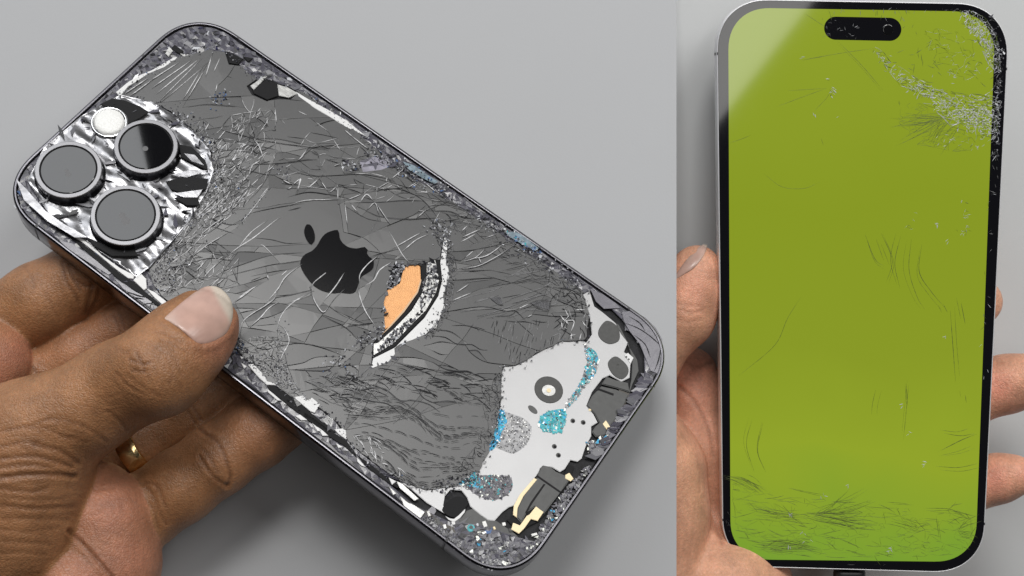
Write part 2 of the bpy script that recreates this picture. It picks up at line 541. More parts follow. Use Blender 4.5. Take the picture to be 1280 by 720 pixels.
D1 = (Z(180, 100, 4.8, [(90, 135), (250, 120), (400, 105), (640, 95)], [(270, 160), (380, 148), (550, 158)], [(430, 435), (520, 420), (640, 440), (700, 470)],
        [(540, 320), (660, 350), (760, 370), (960, 400)], [(700, 350), (820, 355), (960, 385)], [(430, 510), (560, 530), (650, 550), (760, 570), (960, 560)],
        [(650, 510), (800, 500), (950, 485)], [(640, 270), (660, 330), (655, 360)], [(440, 470), (520, 450)], [(800, 110), (960, 128)])
      + Z(360, 130, 4.8, [(0, 238), (100, 255), (230, 275)], [(0, 395), (120, 430), (230, 432), (330, 425), (440, 420), (560, 440), (640, 465)],
          [(0, 350), (100, 335), (180, 330)], [(300, 490), (400, 520), (440, 535)], [(520, 510), (640, 510), (720, 530), (800, 570), (870, 640), (900, 690)],
          [(400, 590), (540, 590), (680, 580), (790, 580)], [(470, 640), (560, 675), (700, 690), (850, 685)], [(390, 640), (480, 690), (560, 705)],
          [(410, 325), (500, 300)], [(0, 560), (120, 530), (260, 545), (380, 570)], [(640, 330), (720, 420), (820, 470)], [(880, 540), (960, 565)], [(0, 640), (80, 620)])
      + Z(180, 230, 4.8, [(60, 515), (160, 500), (290, 470), (400, 448), (520, 460)], [(650, 325), (760, 335), (860, 355), (960, 350)],
          [(480, 520), (600, 480), (720, 440), (820, 420), (960, 410)], [(520, 545), (620, 520), (760, 485), (930, 460)], [(640, 555), (760, 530), (850, 515)],
          [(640, 175), (760, 150), (900, 125), (960, 115)], [(420, 210), (500, 240), (560, 240)], [(380, 245), (480, 280), (540, 300)], [(540, 660), (610, 640)],
          [(240, 510), (300, 560), (330, 590)], [(790, 670), (900, 660), (960, 650)], [(640, 580), (700, 560)], [(330, 170), (380, 125)])
      + Z(270, 360, 4.8, [(120, 120), (240, 125)], [(130, 150), (230, 130)], [(205, 240), (300, 255), (360, 265)], [(250, 225), (370, 215)],
          [(150, 300), (280, 365), (400, 345), (500, 332), (620, 355), (740, 395)], [(430, 465), (520, 450), (600, 415), (740, 410)],
          [(430, 490), (640, 495), (700, 470), (745, 420)], [(400, 50), (500, 30), (570, 10)], [(680, 110), (760, 165), (860, 210)], [(770, 160), (870, 205)],
          [(670, 180), (780, 235), (840, 300)], [(780, 235), (900, 215), (950, 210)], [(250, 190), (330, 170), (420, 130)], [(840, 310), (880, 330), (960, 330)],
          [(740, 480), (800, 460), (850, 490)], [(860, 380), (900, 350)], [(680, 670), (800, 655), (900, 685)], [(800, 595), (870, 610), (960, 595)], [(860, 600), (940, 640)])
      + Z(440, 290, 4.0, [(0, 10), (60, 30), (110, 70), (140, 100)], [(100, 120), (160, 100), (210, 90)], [(0, 460), (60, 465), (110, 455)])
      + Z(540, 230, 4.8, [(120, 405), (250, 395), (400, 365), (440, 350)], [(150, 575), (270, 565), (380, 562)], [(440, 515), (560, 485), (580, 478)],
          [(160, 525), (290, 518)], [(330, 245), (400, 290), (470, 350), (560, 410), (640, 440), (700, 490)], [(90, 440), (170, 460)], [(480, 600), (600, 575), (700, 555)],
          [(340, 620), (440, 600), (600, 570)], [(640, 515), (700, 505)], [(120, 215), (200, 230), (310, 255)], [(800, 550), (860, 610), (910, 660)],
          [(760, 625), (850, 640), (900, 665)], [(0, 130), (120, 130), (240, 190)], [(0, 100), (100, 105), (200, 150)], [(0, 160), (110, 165), (200, 210)])
      + Z(540, 340, 4.8, [(110, 235), (250, 210), (340, 210), (440, 235), (500, 235), (550, 280)], [(390, 265), (470, 260), (500, 240)],
          [(430, 290), (500, 300), (560, 300), (640, 320)], [(600, 290), (660, 300), (690, 300)], [(520, 300), (560, 340), (610, 385)], [(340, 150), (400, 195), (430, 200)],
          [(590, 185), (640, 170), (710, 175), (700, 230), (640, 215), (590, 185)], [(700, 230), (720, 160), (750, 130)], [(120, 320), (200, 320), (270, 340), (280, 360)],
          [(260, 330), (320, 350)], [(20, 345), (90, 350), (130, 365), (170, 395)], [(0, 385), (80, 395), (140, 430), (200, 435), (240, 435), (290, 465), (330, 470)],
          [(0, 430), (60, 420), (150, 435)], [(215, 470), (270, 470), (300, 500)], [(200, 435), (230, 480), (290, 525), (340, 545), (420, 555), (490, 560)],
          [(0, 540), (60, 575), (130, 590), (210, 595), (250, 615)], [(60, 600), (150, 600), (230, 630)], [(0, 470), (50, 495), (80, 495)], [(760, 95), (830, 105), (900, 150)],
          [(710, 245), (850, 240), (930, 245)], [(620, 255), (740, 265), (920, 262)], [(860, 170), (910, 195), (950, 210)], [(750, 285), (780, 320)], [(0, 660), (70, 655)])
      + Z(400, 440, 4.0, [(150, 180), (200, 190), (260, 175), (330, 185), (400, 240), (460, 240), (540, 260), (600, 300)], [(80, 230), (180, 230), (260, 245), (340, 260), (390, 300)],
          [(70, 250), (200, 250)], [(330, 160), (420, 150), (480, 180), (520, 230), (580, 260)], [(380, 25), (480, 30), (560, 50), (640, 90), (740, 95), (770, 110)],
          [(400, 60), (480, 85), (540, 80)], [(530, 145), (640, 140)], [(530, 145), (610, 180)], [(600, 100), (700, 120), (750, 130)], [(720, 210), (800, 205), (860, 210)],
          [(570, 250), (640, 245), (720, 260)], [(120, 310), (220, 320), (330, 330)], [(240, 140), (330, 130)], [(250, 200), (290, 240)]))

W1 = (Z(0, 0, 4.0, [(800, 500), (1010, 290)], [(830, 490), (1020, 330)], [(780, 470), (1000, 290)], [(740, 410), (900, 310)], [(760, 440), (960, 300)], [(650, 480), (760, 400)],
        [(940, 490), (1020, 350)], [(920, 490), (1000, 360)], [(620, 470), (740, 390)], [(1030, 380), (1060, 280)], [(1070, 360), (1100, 290)])
      + Z(180, 100, 4.8, [(365, 305), (395, 255)], [(445, 355), (490, 300)], [(565, 320), (600, 285)], [(695, 315), (755, 230)], [(660, 360), (690, 400), (715, 470)],
          [(580, 405), (620, 380)], [(640, 515), (700, 480)], [(785, 165), (795, 255)], [(735, 550), (775, 515)], [(680, 190), (700, 170)], [(555, 515), (590, 490)],
          [(640, 635), (690, 590)], [(690, 710), (750, 640)], [(600, 700), (625, 655)], [(860, 655), (890, 640)], [(920, 630), (940, 590), (925, 660)], [(835, 600), (880, 625)],
          [(925, 480), (960, 450)], [(440, 20), (430, 70)])
      + Z(360, 130, 4.8, [(65, 335), (110, 280)], [(160, 105), (240, 165)], [(60, 40), (120, 70)], [(20, 490), (75, 450), (55, 515)], [(120, 505), (180, 455)], [(200, 465), (230, 510)],
          [(250, 530), (290, 495)], [(300, 500), (300, 570)], [(380, 600), (415, 645)], [(430, 590), (470, 540), (510, 580)], [(475, 635), (520, 595), (545, 660)], [(530, 600), (610, 720)],
          [(540, 505), (610, 465)], [(620, 450), (700, 385)], [(775, 680), (830, 630)], [(340, 600), (355, 720)], [(380, 190), (480, 270)], [(270, 210), (315, 280)], [(340, 155), (385, 195)],
          [(320, 350), (335, 410)], [(720, 500), (770, 470)], [(740, 500), (780, 480)], [(650, 480), (670, 505)], [(820, 470), (890, 530)], [(0, 610), (100, 580), (210, 575), (300, 573)],
          [(360, 575), (440, 540)])
      + Z(180, 230, 4.8, [(280, 440), (380, 365), (500, 295)], [(330, 315), (420, 240), (500, 190)], [(500, 435), (560, 385), (660, 320), (780, 225), (820, 200)],
          [(560, 390), (640, 290), (740, 215)], [(570, 245), (620, 190), (690, 100), (760, 15)], [(360, 560), (400, 510), (445, 475)], [(310, 525), (370, 465)],
          [(550, 700), (610, 650), (690, 605)], [(725, 720), (800, 630), (850, 555), (950, 480)], [(680, 385), (710, 365), (780, 435)], [(740, 545), (745, 570)], [(820, 550), (860, 515)],
          [(490, 650), (520, 630)], [(440, 600), (480, 570)], [(560, 115), (625, 35)], [(180, 545), (220, 500)], [(200, 620), (240, 570)], [(240, 620), (290, 570)], [(130, 650), (150, 630)],
          [(170, 450), (210, 420)], [(330, 210), (480, 80)], [(300, 210), (440, 80)], [(400, 150), (520, 50)], [(880, 710), (950, 685)])
      + Z(270, 360, 4.8, [(370, 0), (350, 60), (290, 110), (210, 160), (160, 210), (145, 280)], [(120, 80), (220, 5)], [(570, 25), (480, 75), (410, 140), (375, 210), (370, 265)],
          [(390, 230), (420, 260), (440, 320), (400, 400), (380, 450)], [(575, 30), (600, 90), (645, 145), (680, 110)], [(650, 75), (720, -10), (770, -90)], [(850, 5), (870, 80), (920, 185)],
          [(205, 235), (270, 175), (320, 120), (380, 80)], [(570, 20), (585, -30), (660, -90), (600, -40)])
      + Z(440, 290, 4.0, [(35, 255), (40, 210), (80, 160), (130, 120)], [(60, 270), (110, 240), (140, 190), (200, 150)], [(30, 280), (60, 380), (120, 475)],
          [(210, 80), (280, 40), (350, 0)], [(250, 100), (320, 40), (380, 10)], [(190, 0), (250, 110), (290, 160)])
      + Z(540, 230, 4.8, [(145, 650), (220, 600)], [(170, 350), (260, 300)], [(175, 470), (260, 440), (320, 380)], [(230, 450), (330, 430), (430, 360)],
          [(180, 510), (280, 490), (380, 440), (470, 385)], [(120, 700), (240, 650)], [(320, 325), (390, 300)], [(180, 280), (210, 250)], [(280, 440), (295, 475)],
          [(200, 440), (250, 400)], [(180, 320), (290, 270)])
      + Z(540, 340, 4.8, [(780, 300), (850, 295), (830, 370)], [(570, 270), (600, 255)], [(520, 220), (580, 190)]))
G1 = (Z(540, 230, 4.8, [(450, 560), (560, 535), (700, 510)], [(340, 640), (420, 620)], [(470, 690), (580, 650), (690, 615)], [(500, 715), (640, 670), (700, 660)])
      + Z(540, 340, 4.8, [(480, 190), (560, 160), (690, 100)], [(120, 180), (220, 150), (300, 130)], [(250, 185), (400, 140)], [(360, 280), (380, 265)], [(790, 220), (860, 170)]))

# long hidden fracture paths that join the visible cracks into closed shards
EXTRA = []
rnd = random.Random(5)
for k in range(15):                      # long, nearly level fractures sweeping from the camera corner
    y0 = 120 + k * 27 + rnd.uniform(-8, 8)
    pts = []; x = 175.0; y = y0 + 40; s = rnd.uniform(-0.25, 0.05)
    while x < 760:
        pts.append((x, y)); x += 26; s += rnd.uniform(-0.09, 0.10) + (0.012 if x > 430 else -0.004); s = max(-0.45, min(0.75, s)); y += 26 * s
    EXTRA.append(pts)
for k in range(22):                      # steep fractures crossing them
    x = rnd.uniform(190, 700); y = rnd.uniform(70, 560)
    a = math.radians(rnd.uniform(-75, -35)); pts = []
    for _ in range(rnd.randint(3, 9)):
        pts.append((x, y)); x += 20 * math.cos(a); y += 20 * math.sin(a); a += rnd.uniform(-0.25, 0.25)
    EXTRA.append(pts)
for k in range(26):                      # finer breakage round the camera and the upper edge
    cx, cy = rnd.choice(((285, 215), (260, 300), (300, 180), (235, 330), (470, 205), (560, 250), (340, 440), (400, 160), (300, 130)))
    x = cx + rnd.uniform(-45, 45); y = cy + rnd.uniform(-35, 35); a = rnd.uniform(0, 6.28); pts = []
    for _ in range(rnd.randint(2, 5)):
        pts.append((x, y)); x += 13 * math.cos(a); y += 13 * math.sin(a); a += rnd.uniform(-0.4, 0.4)
    EXTRA.append(pts)


def wobble(pts, amp):
    out = []
    ph = random.uniform(0, 9)
    for i, p in enumerate(pts):
        out.append((p[0] + amp * math.sin(ph + i * 0.9) * random.uniform(0.3, 1), p[1] + amp * math.cos(ph * 1.7 + i * 1.1) * random.uniform(0.3, 1)))
    return out


def build_shards():
    V = []; E = []

    def add(poly, closed):
        b = len(V)
        for q in poly: V.append(Vector((q[0], q[1])))
        n = len(poly)
        for i in range(n - 1): E.append((b + i, b + i + 1))
        if closed: E.append((b + n - 1, b))

    gl = [tuple(PA.local(x, y)[:2]) for x, y in GLASS]
    # ragged outline
    rag = []
    for i in range(len(gl)):
        a, b = np.array(gl[i]), np.array(gl[(i + 1) % len(gl)])
        n = max(1, int(np.linalg.norm(b - a) / 1.1))
        for k in range(n):
            q = a + (b - a) * k / n
            rag.append(q + rng.normal(0, 0.16, 2))
    add(rag, True)
    holes = []
    for h in HOLES:
        hl = [PA.local(x, y)[:2] for x, y in h]
        holes.append(hl); add(hl, True)
    for c in D1 + W1 + EXTRA:
        pts = catmull(c, 7.0)
        e = len(pts) > 1
        # let each crack run on a little so that neighbours meet
        p0, p1 = np.array(pts[0]), np.array(pts[1]); q0, q1 = np.array(pts[-1]), np.array(pts[-2])
        k0 = (p0 - p1) / (np.linalg.norm(p0 - p1) + 1e-6); k1 = (q0 - q1) / (np.linalg.norm(q0 - q1) + 1e-6)
        pts = [p0 + k0 * 14] + list(pts) + [q0 + k1 * 14]
        add([PA.local(x, y)[:2] for x, y in pts], False)
    ov, oe, of, _, oed, _ = delaunay_2d_cdt(V, E, [], 0, 1e-4)
    ov = [np.array((v.x, v.y)) for v in ov]
    cons = set()
    for e, src in zip(oe, oed):
        if len(src): cons.add((min(e), max(e)))
    nbr = {}
    for fi, f in enumerate(of):
        for i in range(3):
            a, b = f[i], f[(i + 1) % 3]
            nbr.setdefault((min(a, b), max(a, b)), []).append(fi)
    ok = []
    for f in of:
        c = sum(ov[i] for i in f) / 3
        ok.append(inside(rag, c[0], c[1]) and not any(inside(h, c[0], c[1]) for h in holes))
    comp = [-1] * len(of); groups = []
    for s in range(len(of)):
        if comp[s] >= 0 or not ok[s]: continue
        g = []; st = [s]; comp[s] = len(groups)
        while st:
            f = st.pop(); g.append(f)
            for i in range(3):
                a, b = of[f][i], of[f][(i + 1) % 3]; k = (min(a, b), max(a, b))
                if k in cons: continue
                for o in nbr[k]:
                    if comp[o] < 0 and ok[o]:
                        comp[o] = len(groups); st.append(o)
        groups.append(g)

    def area(g):
        s = 0
        for f in g:
            a, b, c = (ov[i] for i in of[f]); s += abs((b[0] - a[0]) * (c[1] - a[1]) - (b[1] - a[1]) * (c[0] - a[0])) / 2
        return s
    groups = sorted(((area(g), g) for g in groups), key=lambda t: -t[0])
    rest_v, rest_f = [], []
    r2 = random.Random(3)
    made = 0
    for k, (A, g) in enumerate(groups):
        if A < 0.04: continue
        ids = sorted({i for f in g for i in of[f]})
        idx = {i: n for n, i in enumerate(ids)}
        P = np.array([ov[i] for i in ids])
        # boundary edges -> inward shift so that a joint stays open
        cnt = {}
        for f in g:
            for i in range(3):
                a, b = of[f][i], of[f][(i + 1) % 3]
                cnt.setdefault((min(a, b), max(a, b)), []).append((a, b))
        bnd = [v[0] for v in cnt.values() if len(v) == 1]
        sh = np.zeros_like(P)
        for a, b in bnd:                       # CDT faces are counter-clockwise: left side is inside
            t = ov[b] - ov[a]; t = t / (np.linalg.norm(t) + 1e-9); nn = np.array([-t[1], t[0]])
            sh[idx[a]] += nn; sh[idx[b]] += nn
        ln = np.linalg.norm(sh, axis=1, keepdims=True)
        gap = 0.045 if A > 3 else 0.03
        P = P + sh / np.maximum(ln, 1e-6) * gap
        c = P.mean(0)
        size = max(0.8, math.sqrt(A))
        tl = min(0.035, 0.15 / size)
        tx, ty = r2.gauss(0, tl), r2.gauss(0, tl)
        z0 = -0.10 + r2.uniform(-0.03, 0.03)
        zz = np.clip(z0 + (P[:, 0] - c[0]) * tx + (P[:, 1] - c[1]) * ty, -0.28, 0.0)
        vs = [(P[i][0] * MM, P[i][1] * MM, zz[i] * MM) for i in range(len(P))]
        fs = [tuple(idx[i] for i in of[f]) for f in g]
        lo = {}
        for a, b in bnd:
            for q in (a, b):
                if q not in lo:
                    lo[q] = len(vs); p = P[idx[q]]
                    vs.append((p[0] * MM, p[1] * MM, -0.75 * MM))
            fs.append((lo[a], lo[b], idx[b], idx[a]))
        if made < 290 and A > 0.5:
            o = mesh_obj("glass_shard", vs, fs, M['glass'], phone)
            made += 1
        else:
            b0 = len(rest_v); rest_v += vs; rest_f += [tuple(b0 + i for i in f) for f in fs]
    if rest_v:
        o = mesh_obj("glass_splinters", rest_v, rest_f, M['glass'], phone)
        o["kind"] = "stuff"
    return rag


RAG = build_shards()
plate("adhesive_layer", offset([np.array(p) for p in [PA.local(x, y)[:2] for x, y in GLASS]], 0.0), -0.76, 0.5, M['crack_d'], phone)

# ---- emblem (fruit with a bite, leaf), lying on the glass
BODY = Z(300, 220, 3.0, [(318, 218), (340, 207), (366, 202), (372, 214), (374, 232), (384, 250), (402, 264), (424, 272), (448, 270), (468, 266), (478, 276), (476, 290), (484, 302), (498, 312),
                         (502, 330), (496, 350), (478, 364), (458, 376), (448, 392), (440, 420), (432, 436), (414, 442), (392, 440), (372, 438), (352, 440), (328, 436), (300, 426), (276, 410), (256, 388),
                         (238, 362), (226, 334), (230, 310), (246, 292), (268, 282), (288, 262), (302, 238)])[0]
LEAF = Z(300, 220, 3.0, [(250, 181), (262, 182), (274, 198), (281, 222), (279, 244), (268, 258), (254, 246), (243, 224), (241, 202)])[0]


def smooth_closed(pts, step=3.0):
    pts = list(pts)
    return catmull(pts[-2:] + pts + pts[:2], step)[0:0] or [p for p in _closed(pts, step)]


def _closed(pts, step):
    n = len(pts); out = []
    P = [np.array(p, float) for p in pts]
    for i in range(n):
        a, b, c, d = P[i - 1], P[i], P[(i + 1) % n], P[(i + 2) % n]
        m = max(1, int(np.linalg.norm(c - b) / step))
        for k in range(m):
            t = k / m
            out.append(0.5 * ((2 * b) + (c - a) * t + (2 * a - 5 * b + 4 * c - d) * t * t + (3 * b - a - 3 * c + d) * t ** 3))
    return out


plate("emblem", PA.poly(_closed(BODY, 3.0)), 0.018, 0.06, M['logo'], phone)
plate("emblem_leaf", PA.poly(_closed(LEAF, 3.0)), 0.018, 0.06, M['logo'], phone)

# ---- crack lines over the glass
ck = Rib()
MW, MG, MD, MS = 0, 1, 2, 3


def loc2(c, step=2.0, w=0.0):
    return [PA.local(x, y, w)[:2] for x, y in catmull(c, step)]


def in_glass(x, y):
    return inside(GLASS, x, y) and not any(inside(h, x, y) for h in HOLES)


for c in D1:
    p = loc2(wobble(c, 0.6), 3.0)
    ck.ribbon(p, random.uniform(0.09, 0.18), random.choice((MD, MD, MS)), z=0.02, ridge=0.015)
    if random.random() < 0.4:
        off = random.choice((-1, 1)) * 0.16
        ck.ribbon([q + np.array((0.02, off)) for q in p], random.uniform(0.07, 0.13), MG, z=0.022, ridge=0.05)
for c in W1:
    p = loc2(wobble(c, 0.5), 2.5)
    ck.ribbon(p, random.uniform(0.16, 0.25), MW, z=0.03, ridge=0.06, jit=0.15)
    if random.random() < 0.6:
        ck.ribbon([q + np.array((0.10, -0.22)) for q in p], 0.16, MD, z=0.02, ridge=0.01)  # dark ribbon paints the thickness shadow beside the white crack
for c in EXTRA:
    p = [q for q in catmull(c, 3.0) if in_glass(q[0], q[1])]
    i = 0
    while i < len(p) - 4:
        n = random.randint(6, 26); seg = p[i:i + n]; i += n + random.randint(0, 5)
        if len(seg) < 4: continue
        sx_, sy_ = seg[len(seg) // 2]
        busy = sx_ < 320 or sy_ < 205 or (sx_ > 480 and sy_ < 290)
        if random.random() < (0.5 if busy else 0.88): continue
        mi = random.choice((MW, MG, MG, MS, MD)) if busy else random.choice((MG, MS))
        ck.ribbon([PA.local(q[0], q[1])[:2] for q in seg], random.uniform(0.06, 0.13), mi, z=0.026, ridge=0.04)
        if random.random() < 0.5:
            q0 = seg[len(seg) // 2]; a = random.choice((-0.9, -0.7, 0.6, 0.8)) + random.gauss(0, 0.15); br = []
            x, y = q0
            for _ in range(random.randint(3, 9)):
                if not in_glass(x, y): break
                br.append(PA.local(x, y)[:2]); x += 3 * math.cos(a); y += 3 * math.sin(a); a += random.gauss(0, 0.08)
            if len(br) > 2: ck.ribbon(br, random.uniform(0.06, 0.12), mi, z=0.026, ridge=0.04)
for c in G1:
    ck.ribbon(loc2(c, 3.0), 0.22, MG, z=0.03, ridge=0.05)


def stroke(x, y, ang, length, bend, width, mi, z=0.028, ridge=0.04):
    pts = []; a = ang
    n = max(2, int(length / 3.0))
    for i in range(n + 1):
        if not in_glass(x, y): break
        pts.append(PA.local(x, y)[:2]); x += 3.0 * math.cos(a); y += 3.0 * math.sin(a); a += bend * 3.0 / length
    if len(pts) > 2: ck.ribbon(pts, width, mi, z=z, ridge=ridge)


def scatter(n, region, fn):
    xs = [p[0] for p in region]; ys = [p[1] for p in region]; k = 0; tries = 0
    while k < n and tries < n * 30:
        tries += 1
        x, y = random.uniform(min(xs), max(xs)), random.uniform(min(ys), max(ys))
        if inside(region, x, y) and in_glass(x, y):
            fn(x, y); k += 1


def net(region, n, ang, stretch, to_loc, sink, ok, share, wmin, wmax, mats_, z=0.028, ridge=0.04, density=None):
    """a connected net of fracture edges: stretched Delaunay triangles"""
    ca, sa = math.cos(ang), math.sin(ang)
    rx = [p[0] for p in region]; ry = [p[1] for p in region]; pts = []; tries = 0
    while len(pts) < n and tries < n * 60:
        tries += 1
        x, y = random.uniform(min(rx), max(rx)), random.uniform(min(ry), max(ry))
        if not inside(region, x, y) or not ok(x, y): continue
        if density and random.random() > density(x, y): continue
        u, v = (x * ca + y * sa) / stretch, -x * sa + y * ca
        if all((u - q[0]) ** 2 + (v - q[1]) ** 2 > 4.0 for q in pts[-60:]): pts.append((u, v))
    ov, oe, of, *_ = delaunay_2d_cdt([Vector(p) for p in pts], [], [], 0, 1e-4)
    use = {}
    for f in of:
        for i in range(3):
            k = (min(f[i], f[(i + 1) % 3]), max(f[i], f[(i + 1) % 3])); use[k] = use.get(k, 0) + 1
    for a, b in oe:
        if use.get((min(a, b), max(a, b)), 0) < 2: continue
        A, B = ov[a], ov[b]
        L = (A - B).length
        if L > 26: continue
        P0 = (A.x * stretch * ca - A.y * sa, A.x * stretch * sa + A.y * ca); P1 = (B.x * stretch * ca - B.y * sa, B.x * stretch * sa + B.y * ca)
        if random.random() > share or not inside(region, (P0[0] + P1[0]) / 2, (P0[1] + P1[1]) / 2): continue
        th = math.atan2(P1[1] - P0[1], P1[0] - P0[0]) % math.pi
        lit = 0.5 + 0.5 * math.cos(2 * (th - 2.35))          # painted light: edges turned to the light get white, the others dark
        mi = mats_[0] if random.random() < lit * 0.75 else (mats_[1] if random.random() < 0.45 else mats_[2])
        mid = ((P0[0] + P1[0]) / 2 + random.gauss(0, 0.5), (P0[1] + P1[1]) / 2 + random.gauss(0, 0.5))
        seg = [to_loc(*q) for q in (P0, ((P0[0] + mid[0]) / 2, (P0[1] + mid[1]) / 2), mid, ((P1[0] + mid[0]) / 2, (P1[1] + mid[1]) / 2), P1)]
        sink.ribbon(seg, random.uniform(wmin, wmax), mi, z=z, ridge=ridge, jit=0.3)


locA = lambda x, y: PA.local(x, y)[:2]
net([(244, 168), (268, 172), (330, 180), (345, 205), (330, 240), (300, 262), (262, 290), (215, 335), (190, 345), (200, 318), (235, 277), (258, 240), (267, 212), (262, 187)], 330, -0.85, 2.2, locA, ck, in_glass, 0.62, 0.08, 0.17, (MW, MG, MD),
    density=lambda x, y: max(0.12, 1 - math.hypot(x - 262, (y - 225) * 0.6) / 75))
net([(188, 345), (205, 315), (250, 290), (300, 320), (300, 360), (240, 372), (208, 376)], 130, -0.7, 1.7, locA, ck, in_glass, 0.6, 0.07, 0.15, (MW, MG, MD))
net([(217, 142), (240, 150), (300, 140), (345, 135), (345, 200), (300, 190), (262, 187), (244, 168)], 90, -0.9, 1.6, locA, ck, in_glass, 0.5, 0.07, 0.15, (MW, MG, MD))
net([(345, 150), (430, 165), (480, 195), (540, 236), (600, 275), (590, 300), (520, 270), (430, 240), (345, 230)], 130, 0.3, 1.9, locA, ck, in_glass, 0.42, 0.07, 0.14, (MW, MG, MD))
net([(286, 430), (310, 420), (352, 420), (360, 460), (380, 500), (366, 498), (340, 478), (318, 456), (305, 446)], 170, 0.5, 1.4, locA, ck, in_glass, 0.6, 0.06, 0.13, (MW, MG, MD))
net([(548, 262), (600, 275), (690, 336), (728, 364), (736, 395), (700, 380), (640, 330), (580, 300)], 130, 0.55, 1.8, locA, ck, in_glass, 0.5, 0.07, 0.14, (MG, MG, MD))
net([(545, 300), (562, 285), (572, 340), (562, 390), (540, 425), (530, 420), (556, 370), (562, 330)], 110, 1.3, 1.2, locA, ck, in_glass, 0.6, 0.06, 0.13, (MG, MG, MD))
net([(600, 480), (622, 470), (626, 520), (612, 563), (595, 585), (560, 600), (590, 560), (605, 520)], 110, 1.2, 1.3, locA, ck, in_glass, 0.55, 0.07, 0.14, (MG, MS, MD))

# rippled scales in the lower right of the glass
RIP = [(425, 495), (470, 478), (540, 480), (580, 492), (622, 500), (622, 520), (612, 563), (598, 588), (570, 607), (533, 612), (500, 600), (450, 562), (432, 530)]


def rip_ang(x, y):
    return math.radians(20 + 16 * math.sin(x / 21.0 + y / 37.0) + 12 * math.sin(x / 11.0 - y / 15.0 + 1.3) + 6 * math.sin(y / 6.0))


def ripple_row(x, y):
    """one long wave crest, broken into short hooked lengths"""
    while x < 640:
        L = random.uniform(7, 20) * (0.7 if x > 540 else 1.25)
        pts = []; go = 0.0; y += random.uniform(-1.2, 1.2)
        x0, y0 = x, y
        while go < L:
            a = rip_ang(x, y) + (-0.5 + 1.0 * go / L) * 0.6
            if inside(RIP, x, y) and in_glass(x, y): pts.append((x, y))
            x += 2.5 * math.cos(a); y += 2.5 * math.sin(a); go += 2.5
        if len(pts) > 2:
            w = random.uniform(0.07, 0.15)
            ck.ribbon([PA.local(*p)[:2] for p in pts], w, random.choice((MD, MS, MS, MS)), z=0.012, ridge=0.01)
            if random.random() < 0.75:
                ck.ribbon([PA.local(p[0] + 0.6, p[1] + 1.9)[:2] for p in pts], w * random.uniform(0.5, 0.9), MG, z=0.014, ridge=0.05)  # offset grey ribbon paints a highlight on the crest
        if random.random() < 0.12: x += random.uniform(4, 12)
        y -= random.uniform(0.0, 3.0)


k_ = 0
yy = 330.0
while yy < 640:
    ripple_row(405 + random.uniform(-8, 8), yy)
    yy += random.uniform(4.2, 6.0)
RIP2 = [(400, 470), (450, 462), (520, 455), (600, 450), (622, 470), (625, 505), (560, 500), (480, 485), (425, 500)]
scatter(50, RIP2, lambda x, y: (stroke(x, y, random.gauss(0.15, 0.2), random.uniform(12, 34), random.uniform(0.2, 0.8), random.uniform(0.16, 0.28), MD, 0.012, 0.01),
                                stroke(x, y + 2, random.gauss(0.15, 0.2), random.uniform(8, 20), 0.4, 0.14, MG, 0.014, 0.06)))  # grey stroke paints a highlight below each dark one
# short combed bright strokes up the left of the scales
scatter(60, [(400, 470), (440, 462), (520, 465), (540, 480), (440, 510), (405, 500)], lambda x, y: stroke(x, y, random.gauss(-0.95, 0.12), random.uniform(7, 14), 0.1, 0.18, MG, 0.03, 0.05))
# feathers right of the crescent opening
scatter(46, [(560, 280), (640, 300), (700, 345), (735, 380), (690, 400), (570, 400)],
        lambda x, y: stroke(x, y, random.gauss(-0.22, 0.12), random.uniform(15, 60), random.uniform(-0.2, 0.2), random.uniform(0.08, 0.15), random.choice((MS, MG, MG)), 0.02, 0.03))
# level strokes towards the upper edge and fine vertical comb above the bare plate
scatter(70, [(615, 400), (690, 395), (715, 420), (660, 445), (640, 452)], lambda x, y: stroke(x, y, random.gauss(1.75, 0.1), random.uniform(6, 16), 0.1, 0.12, random.choice((MD, MG)), 0.02, 0.02))
scatter(60, [(690, 350), (728, 364), (736, 393), (733, 425), (700, 424), (695, 385)], lambda x, y: stroke(x, y, random.uniform(0, 3.1), random.uniform(6, 20), random.uniform(-1, 1), random.uniform(0.14, 0.26), random.choice((MD, MD, MG, MW)), 0.02, 0.04))
# splinter comb to the right of the camera
# general scattered hair cracks
scatter(60, [(370, 470), (440, 465), (430, 500), (400, 505)], lambda x, y: stroke(x, y, random.gauss(0.1, 0.25), random.uniform(8, 24), 0.3, 0.16, random.choice((MD, MG)), 0.02, 0.03))
scatter(30, [(430, 540), (470, 545), (505, 590), (470, 580)], lambda x, y: stroke(x, y, random.gauss(0.7, 0.4), random.uniform(6, 18), 0.8, 0.18, MW, 0.03, 0.05))
ck.build("crack_lines", [M['crack_w'], M['crack_g'], M['crack_d'], M['crack_s']], phone)

# ---- crushed glass between the glass sheet and the steel band
cr = Rib()
CM = [M['chip_w'], M['chip_g'], M['chip_d'], M['chip_v'], M['chip_b'], M['chip_n'], M['teal'], M['cyan'], M['underlay']]
W_, G_, K_, V_, B_, N_, T_, C_ = range(8)
glass_loc = [PA.local(x, y)[:2] for x, y in GLASS]
inner = offset(outA, 1.7)


def pick(wts):
    r = random.random() * sum(w for _, w in wts)
    for m_, w in wts:
        r -= w
        if r <= 0: return m_
    return wts[0][0]


